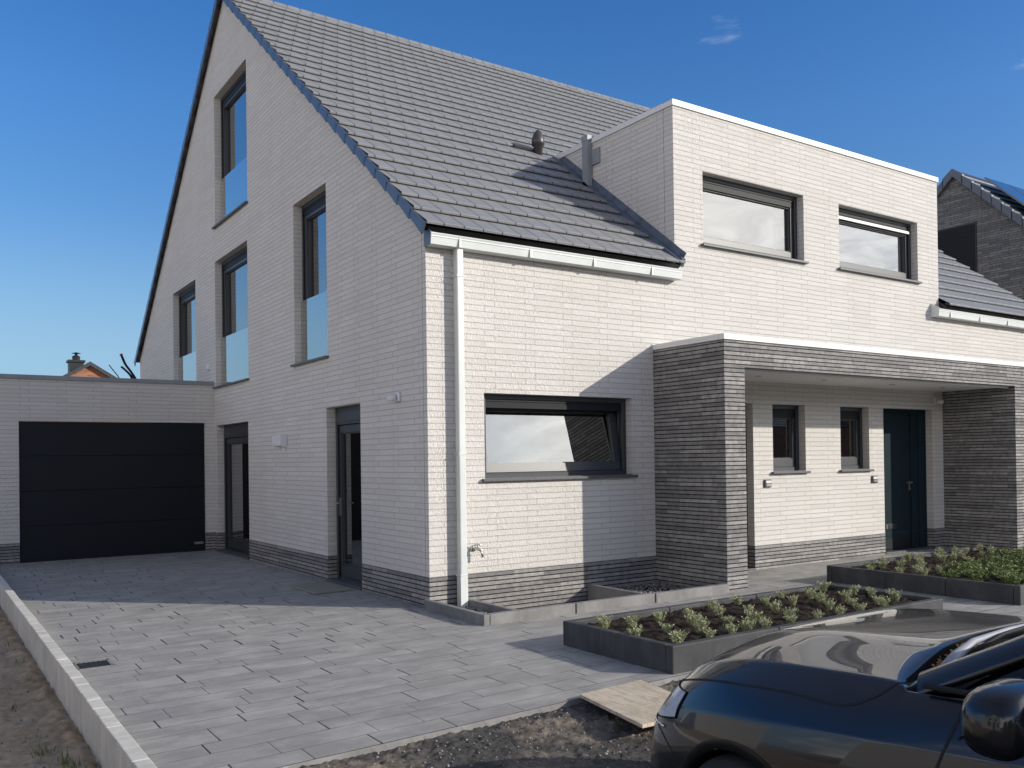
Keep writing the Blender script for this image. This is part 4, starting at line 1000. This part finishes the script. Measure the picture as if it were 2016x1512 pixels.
# ------------------------------------------------------------------ the car (a: forwards, b: to its left, z: up; origin on the ground under the front axle)
CX, CY, CZ, CA = -1.219, -6.585, -.12, R(91.55)
cf = Vector((math.cos(CA), math.sin(CA), 0)); cl_ = Vector((-cf.y, cf.x, 0)); CO = Vector((CX, CY, CZ))
def K(a, b, z): return CO + cf * a + cl_ * b + Vector((0, 0, z))
car = thing('parked_car', 'black car with glossy curved bonnet parked nose towards the house', 'car', (CX, CY, CZ))
SEC = [  # a, then (b, z) from sill to centre line
    (.885, [(.30, .24), (.34, .38), (.34, .50), (.33, .58), (.31, .63), (.28, .66), (.22, .675), (.13, .685), (0, .69)]),
    (.86, [(.47, .22), (.53, .37), (.53, .52), (.51, .61), (.48, .67), (.43, .71), (.35, .735), (.21, .75), (0, .757)]),
    (.79, [(.62, .21), (.69, .38), (.69, .545), (.665, .645), (.62, .72), (.55, .765), (.45, .79), (.28, .81), (0, .82)]),
    (.66, [(.74, .21), (.81, .40), (.81, .58), (.785, .69), (.735, .775), (.65, .838), (.53, .868), (.33, .889), (0, .892)]),
    (.42, [(.82, .21), (.885, .43), (.893, .625), (.862, .745), (.81, .84), (.71, .912), (.58, .94), (.36, .970), (0, .973)]),
    (.05, [(.86, .23), (.93, .45), (.95, .66), (.91, .79), (.85, .885), (.745, .962), (.60, .966), (.38, .992), (0, .995)]),
    (-.40, [(.85, .24), (.925, .45), (.945, .69), (.91, .825), (.855, .92), (.76, .992), (.62, .982), (.40, 1.003), (0, 1.006)]),
    (-.505, [(.85, .24), (.92, .45), (.94, .69), (.908, .83), (.857, .93), (.775, .995), (.64, .984), (.41, 1.005), (0, 1.008)]),
    (-.53, [(.85, .24), (.92, .45), (.94, .69), (.908, .832), (.858, .932), (.79, .978), (.745, .925), (.41, .93), (0, .94)]),
    (-.62, [(.85, .24), (.915, .45), (.935, .69), (.905, .84), (.86, .94), (.80, .985), (.75, .92), (.42, .92), (0, .92)]),
    (-1.1, [(.85, .25), (.91, .46), (.93, .70), (.91, .86), (.87, .97), (.81, 1.015), (.66, 1.0), (.42, .98), (0, .97)]),
    (-2.0, [(.85, .25), (.91, .46), (.93, .71), (.92, .88), (.88, .99), (.82, 1.035), (.66, 1.01), (.42, .99), (0, .98)]),
    (-2.9, [(.84, .25), (.91, .46), (.93, .72), (.91, .90), (.86, 1.01), (.80, 1.05), (.66, 1.03), (.42, 1.02), (0, 1.02)]),
    (-3.4, [(.78, .28), (.86, .48), (.88, .74), (.86, .92), (.81, 1.03), (.74, 1.06), (.6, 1.06), (.38, 1.06), (0, 1.06)]),
    (-3.62, [(.66, .34), (.74, .52), (.76, .76), (.74, .90), (.70, .98), (.63, 1.0), (.5, 1.0), (.3, 1.0), (0, 1.0)])]
AX = .07
def car_body():
    bm = bmesh.new(); rings = []
    def ash(a, b, z):
        if a > .1: return a - max(0, z - .52) * .55 * (a - .1) / .75
        if -.7 < a < -.45: return a + .10 * (1 - min(1, abs(b) / .78) ** 2)
        return a
    def hz(a, b, z):      # the bonnet swells towards its middle
        return z + (.045 * max(0, 1 - (abs(b) / .75) ** 5) * max(0, min(1, (.95 - a) / .5)) if a > -.515 and z > .6 else 0)
    for a, half in SEC:
        pts = [(b, z) for b, z in half] + [(-b, z) for b, z in half[-2::-1]]
        rings.append([bm.verts.new(K(ash(a, b, z), b, hz(a, b, z))) for b, z in pts])
    for r0, r1 in zip(rings, rings[1:]):
        for k in range(len(r0) - 1): bm.faces.new((r0[k], r0[k + 1], r1[k + 1], r1[k]))
        bm.faces.new((r0[-1], r0[0], r1[0], r1[-1]))
    for rg in (rings[0], rings[-1]):
        n = len(rg)
        for k in range(n // 2): 
            q = [rg[k], rg[k + 1], rg[n - 2 - k], rg[n - 1 - k]]
            q = list(dict.fromkeys(q))
            if len(q) >= 3:
                try: bm.faces.new(q)
                except ValueError: pass
    bmesh.ops.recalc_face_normals(bm, faces=bm.faces)
    cr_l = bm.edges.layers.float.new('crease_edge')
    for i in range(len(rings) - 1):          # soft creases: shoulder line, bonnet crest and power dome
        for k, w in ((3, .88), (5, .80), (7, .35)):
            for kk in (k, 16 - k):
                e_ = bm.edges.get((rings[i][kk], rings[i + 1][kk]))
                if e_: e_[cr_l] = w
    for i in (8, 9):                          # crisp rear edge of the bonnet
        for k in range(5, 11):
            e_ = bm.edges.get((rings[i][k], rings[i][k + 1]))
            if e_: e_[cr_l] = .85
    me = bpy.data.meshes.new('car_tmp'); bm.to_mesh(me); bm.free()
    o = bpy.data.objects.new('car_tmp', me); COL.objects.link(o)
    md = o.modifiers.new('s', 'SUBSURF'); md.levels = 4; md.render_levels = 4
    dg = bpy.context.evaluated_depsgraph_get(); dg.update()
    full = bpy.data.meshes.new_from_object(o.evaluated_get(dg))
    cutters = []
    for a in (AX, -2.72):
        for s in (1, -1):
            i = len(cutters); c = MB().tube([K(a, s * .60, .315), K(a, s * 1.2, .315)], .345, 48)
            cutters.append(build('cut_tmp', c, 'rubber'))
            m_ = o.modifiers.new('b%d' % i, 'BOOLEAN'); m_.operation = 'DIFFERENCE'; m_.object = cutters[-1]; m_.solver = 'EXACT'
    dg.update(); dg = bpy.context.evaluated_depsgraph_get(); dg.update()
    cut = bpy.data.meshes.new_from_object(o.evaluated_get(dg))
    for c in cutters + [o]: bpy.data.objects.remove(c)
    return full, cut
full, cut = car_body()
bvh = BVHTree.FromPolygons([v.co for v in full.vertices], [p.vertices for p in full.polygons])
cut.name = 'body'; cut.materials.clear(); cut.materials.append(M['paint'])
for p in cut.polygons: p.use_smooth = True; p.material_index = 0
body = bpy.data.objects.new('body', cut); COL.objects.link(body); adopt(body, car)
def hit(a, b, z, da, db, dz):
    d = (cf * da + cl_ * db + Vector((0, 0, dz))).normalized(); q = bvh.ray_cast(K(a, b, z), d); return q
def side_pt(a, z, off=0., s=1):
    q = hit(a, 2.0 * s, z, 0, -s, 0); return q[0] + q[1] * off if q[0] else None
def top_pt(a, b, off=0.):
    q = hit(a, b, 2.0, 0, 0, -1); return q[0] + q[1] * off if q[0] else None
def radial_pt(phi, z, off=0., a0=.15):
    d = (math.cos(phi), math.sin(phi)); q = hit(a0 + d[0] * 3, d[1] * 3, z, -d[0], -d[1], 0); return q[0] + q[1] * off if q[0] else None
def ribbon(name, pts, wid, mat, parent, nrm_off=.0012):
    """a narrow strip on the body surface along points [(co, normal)]"""
    mb = MB(); P_ = []
    for k, p in enumerate(pts):
        t_ = (pts[min(k + 1, len(pts) - 1)] - pts[max(k - 1, 0)]).normalized(); q = bvh.find_nearest(p); n_ = q[1]; w = t_.cross(n_).normalized() * wid / 2
        P_.append((q[0] + n_ * nrm_off - w, q[0] + n_ * nrm_off + w))
    for (a, b), (c, d) in zip(P_, P_[1:]): mb.face([a, b, d, c])
    return build(name, mb, mat, parent, smooth=True, weld=True, recalc=False)
def lerp_path(ctrl, n=14):
    out = []
    for i in range(len(ctrl) - 1):
        for j in range(n):
            t_ = j / n; p0, p1, p2, p3 = [Vector(ctrl[min(max(i + k, 0), len(ctrl) - 1)]) for k in (-1, 0, 1, 2)]
            out.append(.5 * ((2 * p1) + (-p0 + p2) * t_ + (2 * p0 - 5 * p1 + 4 * p2 - p3) * t_ ** 2 + (-p0 + 3 * p1 - 3 * p2 + p3) * t_ ** 3))
    out.append(Vector(ctrl[-1])); return out
def surf(ctrl): return [bvh.find_nearest(K(*p))[0] for p in lerp_path(ctrl)]
for s in (1, -1):
    ribbon('bonnet_gap', surf([(.80, .40 * s, .76), (.72, .60 * s, .80), (.55, .74 * s, .84), (.25, .815 * s, .875), (-.1, .845 * s, .90), (-.33, .865 * s, .91), (-.43, .84 * s, .95), (-.48, .79 * s, .985), (-.52, .72 * s, 1.0)]), .009, 'rubber', body)
    ribbon('door_gap', surf([(-.73, .79 * s, 1.01), (-.735, .87 * s, .95), (-.71, .92 * s, .84), (-.67, .95 * s, .69), (-.65, .93 * s, .45), (-.64, .88 * s, .28)]), .009, 'rubber', body)
    ribbon('bumper_gap', surf([(.66, .80 * s, .63), (.55, .86 * s, .60), (.44, .90 * s, .545), (.37, .91 * s, .49)]), .006, 'rubber', body)
    # arch lip
    lip = MB(); arc = [(AX - .347 * math.cos(R(t_)), .315 + .347 * math.sin(R(t_))) for t_ in range(4, 177, 6)]
    pp = [(side_pt(a, z, .004, s), side_pt(AX + (a - AX) * 1.10, .315 + (z - .315) * 1.10, .003, s)) for a, z in arc]
    for (a, b), (c, d) in zip(pp, pp[1:]):
        if a and b and c and d: lip.face([a, b, d, c]); lip.face([a - cl_ * s * .05, a, c, c - cl_ * s * .05])
    build('wheel_arch', lip, 'black', body, smooth=True, recalc=False)
    # headlight: glass patch wrapped round the corner, lamp body behind it
    pts = []
    for i in range(13):
        u_ = i / 12; phi = R(20 + u_ * 50); top = .695 + .085 * u_ + .012 * math.sin(u_ * 3.14); bot = .60 + .085 * u_ * u_ - .012 * math.sin(u_ * 3.14)
        pts.append([radial_pt(phi * s, bot + (top - bot) * j / 6, .004) for j in range(7)])
    hl = MB()
    for c0, c1 in zip(pts, pts[1:]):
        for j in range(6): hl.face([c0[j], c1[j], c1[j + 1], c0[j + 1]])
    hb = MB()
    for c0, c1 in zip(pts, pts[1:]):
        for j in range(6): hb.face([p + (CO + Vector((0, 0, .7)) - p).normalized() * .003 for p in (c0[j], c1[j], c1[j + 1], c0[j + 1])])
    h_ = build('headlight', hb, 'reflector', car, smooth=True, recalc=False)
    build('headlight_glass', hl, 'glass_lamp', h_, smooth=True, recalc=False)
    rim_ = [c[0] for c in pts] + [q for q in pts[-1][1:]] + [c[6] for c in pts[::-1]][1:] + [q for q in pts[0][::-1]][1:]
    build('lamp_seal', MB().tube(rim_, .0035, 6), 'rubber', h_, smooth=True)
    lm_ = MB()
    for c0, c1 in list(zip(pts, pts[1:]))[5:10]:
        for j in (2, 3): lm_.face([p + (CO + Vector((0, 0, .7)) - p).normalized() * .0012 for p in (c0[j], c1[j], c1[j + 1], c0[j + 1])])
    build('lamp_module', lm_, 'plastic_grey', h_, recalc=False)
    q = radial_pt(R(50) * s, .715, .006)
    build('lamp_trim', MB().tube([radial_pt(R(20 + 3.2 * k) * s, .592 + .0016 * k * k * .12, .004) for k in range(15)], .006, 6), 'chrome', h_, smooth=True)
    # wheels
    wc_ = 0
    for a in (AX, -2.72):
        t_o = MB(); prof = [(.205, -.10), (.28, -.112), (.308, -.095), (.318, -.06), (.318, .06), (.308, .095), (.28, .112), (.205, .10)]
        def wheel_lathe(mb, prof, seg=40):
            i0 = len(mb.v)
            for rr_, h in prof:
                for j in range(seg):
                    an = 2 * math.pi * j / seg; mb.v.append(tuple(K(a + rr_ * math.cos(an), s * (.815 + h), .315 + rr_ * math.sin(an))))
            for k in range(len(prof) - 1):
                for j in range(seg): p, q = i0 + k * seg + j, i0 + k * seg + (j + 1) % seg; mb.f.append([p, q, q + seg, p + seg]); mb.mi.append(0)
        wheel_lathe(t_o, prof); wh = build('wheel', t_o, 'rubber', car, smooth=True)
        rm = MB(); wheel_lathe(rm, [(.218, .10), (.20, .085), (.19, .02), (.05, .03), (.045, .075), (.0, .08)], 40)
        for k in range(5):
            an = 2 * math.pi * k / 5; c0 = (math.cos(an), math.sin(an)); w_ = .028
            rm.prism([K(a + c0[0] * rr_ - c0[1] * ww, s * .895, .315 + c0[1] * rr_ + c0[0] * ww) for rr_, ww in ((.03, w_), (.20, w_ * 1.3), (.20, -w_ * 1.3), (.03, -w_))], -cl_ * s * .03)
        build('rim', rm, 'plastic_grey', wh)
    # door mirror
    mo = MB(); c = (-1.0, 1.055 * s, 1.04)
    for i in range(13):
        for j in range(20):
            pass
    lat, lon = 14, 24; idx = len(mo.v)
    for i in range(lat + 1):
        th = math.pi * i / lat
        for j in range(lon):
            ph = 2 * math.pi * j / lon; sx, sy, sz = math.sin(th) * math.cos(ph), math.sin(th) * math.sin(ph), math.cos(th)
            pw = lambda v, e: math.copysign(abs(v) ** e, v)
            mo.v.append(tuple(K(c[0] + .09 * pw(sx, .75) * (1.2 if sx > 0 else .75), c[1] + s * .135 * pw(sy, .66), c[2] + .088 * pw(sz, .66) - .015 * sy)))
    for i in range(lat):
        for j in range(lon): p, q = idx + i * lon + j, idx + i * lon + (j + 1) % lon; mo.f.append([p, q, q + lon, p + lon]); mo.mi.append(0)
    mr_ = build('door_mirror', mo, 'paint', car, smooth=True)
    build('mirror_foot', MB().tube([K(-.93, .84 * s, .985), K(-.93, .93 * s, .985), K(-.935, 1.0 * s, 1.0)], [.04, .032, .03], 10), 'black', mr_, smooth=True)
    build('mirror_trim', MB().tube([K(c[0] + .098, c[1] - s * .115, c[2] - .035), K(c[0] + .104, c[1], c[2] - .045), K(c[0] + .085, c[1] + s * .118, c[2] - .05)], .004, 6), 'rubber', mr_, smooth=True)
# greenhouse: windscreen, roof, pillars, side windows
def quad_patch(c, n=10, m=10, bulge=(0, 0, 0)):
    mb = MB(); g_ = []
    for i in range(n + 1):
        row = []
        for j in range(m + 1):
            u_, v_ = i / n, j / m
            p = [(c[0][k] * (1 - u_) * (1 - v_) + c[1][k] * u_ * (1 - v_) + c[2][k] * u_ * v_ + c[3][k] * (1 - u_) * v_) + bulge[k] * (4 * u_ * (1 - u_)) * (1 if k != 2 else 1) for k in range(3)]
            row.append(K(*p))
        g_.append(row)
    for i in range(n):
        for j in range(m): mb.face([g_[i][j], g_[i + 1][j], g_[i + 1][j + 1], g_[i][j + 1]])
    return mb
def hood_edge(b): 
    a_ = -.505 + .10 * (1 - min(1, abs(b) / .78) ** 2); p = top_pt(a_ + .012, b)
    return a_, p.z - CZ
def strip_patch(rows):
    mb = MB()
    for r0, r1 in zip(rows, rows[1:]):
        for j in range(len(r0) - 1): mb.face([r0[j], r0[j + 1], r1[j + 1], r1[j]])
    return mb
BS = [.735 - 1.47 * k / 28 for k in range(29)]
HE = [hood_edge(b) for b in BS]
rows = [[K(a - da, b * sb, z + dz) for b, (a, z) in zip(BS, HE)] for da, dz, sb in ((-.002, .003, 1), (.004, -.004, 1), (.012, -.030, 1), (.10, -.024, .99), (.175, -.008, .985))]
build('cowl', strip_patch(rows), 'cowl', car, smooth=True, recalc=False)
rows = []
for i in range(11):
    v_ = i / 10; row = []
    for b, (a, z) in zip(BS, HE):
        a0, z0 = a - .165, z - .010; a1, z1, b1 = -1.36 + .05 * (1 - (b / .735) ** 2), 1.40 + .03 * (1 - (b / .735) ** 2), b * .735
        row.append(K(a0 + (a1 - a0) * v_, b * .985 + (b1 - b * .985) * v_, z0 + (z1 - z0) * v_ + .03 * 4 * v_ * (1 - v_)))
    rows.append(row)
build('windscreen', strip_patch(rows), 'glass_car', car, smooth=True, recalc=False)
build('dashboard', quad_patch([(-.62, .66, .97), (-.62, -.66, .97), (-1.3, -.6, .90), (-1.3, .6, .90)], 10, 6, (.06, 0, .01)), 'black', car, smooth=True, recalc=False)
build('car_roof', quad_patch([(-1.36, .56, 1.395), (-1.36, -.56, 1.395), (-2.95, -.52, 1.40), (-2.95, .52, 1.40)], 12, 10, (.05, 0, .05)), 'paint', car, smooth=True, recalc=False)
build('rear_window', quad_patch([(-2.95, .52, 1.40), (-2.95, -.52, 1.40), (-3.42, -.66, 1.04), (-3.42, .66, 1.04)], 8, 4), 'glass_car', car, smooth=True, recalc=False)
for s in (1, -1):
    for n_, pts, rd in (('front_pillar', [(-.55, .74, .99), (-.80, .70, 1.12), (-1.10, .64, 1.28), (-1.36, .57, 1.39), (-1.7, .555, 1.425), (-2.4, .55, 1.425), (-2.95, .53, 1.39), (-3.42, .68, 1.05)], [.03, .035, .036, .036, .03, .03, .045, .06]), ('centre_pillar', [(-1.75, .83, 1.03), (-1.78, .66, 1.26), (-1.8, .565, 1.41)], [.03, .03, .03])):
        if n_ == 'front_pillar':      # a flat painted band, not a pipe
            path = lerp_path([K(a, b * s, z) for a, b, z in pts], 8); band = MB(); seg = 14
            for k, p in enumerate(path):
                tg = (path[min(k + 1, len(path) - 1)] - path[max(k - 1, 0)]).normalized()
                w = cf * .62 - cl_ * s * .70 + Vector((0, 0, .30)); w = (w - tg * w.dot(tg)).normalized(); nn = tg.cross(w)
                for j in range(seg):
                    an = 2 * math.pi * j / seg; band.v.append(tuple(p + w * math.cos(an) * .058 + nn * math.sin(an) * .022))
            for k in range(len(path) - 1):
                for j in range(seg):
                    a_, b_ = k * seg + j, k * seg + (j + 1) % seg; band.f.append([a_, b_, b_ + seg, a_ + seg]); band.mi.append(0)
            build(n_, band, 'paint', car, smooth=True); continue
        build(n_, MB().tube(lerp_path([K(a, b * s, z) for a, b, z in pts], 6), [rd[min(len(rd) - 1, int(round(i / 6)))] for i in range((len(pts) - 1) * 6 + 1)], 12), 'paint', car, smooth=True)
    build('side_window', quad_patch([(-.72, .80 * s, 1.01), (-3.2, .78 * s, 1.04), (-2.9, .55 * s, 1.39), (-1.36, .58 * s, 1.39)], 8, 5), 'glass_car', car, smooth=True, recalc=False)
    build('window_seal', MB().tube([K(-.60, .805 * s, 1.008), K(-1.1, .825 * s, 1.028), K(-2.0, .83 * s, 1.045), K(-3.2, .79 * s, 1.06)], .010, 6), 'rubber', car, smooth=True)
    build('windscreen_trim', MB().tube(lerp_path([K(-.60, .72 * s, 1.0), K(-.85, .665 * s, 1.132), K(-1.12, .60 * s, 1.285), K(-1.37, .53 * s, 1.40)], 5), .007, 6), 'rubber', car, smooth=True)
# wipers and the dead leaves in the cowl
def wz(b, back, up): a, z = hood_edge(b); return K(a - back, b, z + up)
w1 = build('wiper', MB().tube([wz(.60, .075, .0), wz(.50, .085, .018), wz(.36, .09, .03), wz(.10, .10, .032), wz(-.15, .12, .036)], [.019, .019, .013, .009, .008], 8), 'plastic_grey', car, smooth=True)
build('wiper_blade', MB().tube([wz(.45, .13, .03), wz(.2, .13, .035), wz(-.05, .135, .04), wz(-.35, .15, .045)], .007, 6), 'rubber', w1, smooth=True)
w2 = build('wiper', MB().tube([wz(-.10, .07, .005), wz(-.2, .075, .02), wz(-.35, .09, .028), wz(-.6, .11, .03)], [.019, .019, .012, .009], 8), 'plastic_grey', car, smooth=True)
build('wiper_blade', MB().tube([wz(-.02, .12, .03), wz(-.25, .13, .035), wz(-.6, .13, .03)], .007, 6), 'rubber', w2, smooth=True)
rn = random.Random(2); g = MB(); g2 = MB()
for _ in range(26):
    for gg, b0, bw in ((g, .50, .06), (g2, .30, .07)):
        p = wz(b0 + rn.uniform(-bw, bw), .045 + rn.uniform(-.025, .025), -.018 + rn.random() * .02); v = Vector((rn.uniform(-1, 1), rn.uniform(-1, 1), rn.uniform(-.2, .6))).normalized() * rn.uniform(.012, .026); w = v.orthogonal().normalized() * .006
        gg.face([p, p + v * .5 + w, p + v, p + v * .5 - w])
tag(build('brown_leaves', g, 'leaf_dry', None, weld=False, recalc=False), kind='stuff'); tag(build('yellow_leaves', g2, 'leaf_yellow', None, weld=False, recalc=False), kind='stuff')

# houses across the street, behind the camera: what the windows and the car's paint mirror near the horizon
for k, (xa, xb, wm) in enumerate(((-34, -22, 'red_brick'), (-17, -5, 'dark_brick'), (1, 12, 'white_brick'), (17, 29, 'red_brick'), (33, 45, 'dark_brick'), (49, 61, 'red_brick'), (65, 78, 'dark_brick'))):
    simple_house('house_across_street', ['red brick house far left across the street, outside the view', 'dark brick house left across the street, outside the view', 'white brick house straight across the street, outside the view', 'red brick house right across the street, outside the view', 'dark brick house farther right across the street, outside the view', 'second red brick house on the right across the street, outside the view', 'farthest dark brick house across the street, outside the view'][k], xa, xb, -41 - (k % 3) * 2, 9.0 - (k % 2), .75, 5.2, wm, 'roof_tile_dark')

solo('horizon_screen', MB().box((-11.3, 2, -.3), (-11.0, 30, 2.6)), 'white_brick', 'long white brick wall added out of view to hide the horizon glow from the car', 'wall')  # added unseen wall, keeps the yellow horizon out of the car side's reflections
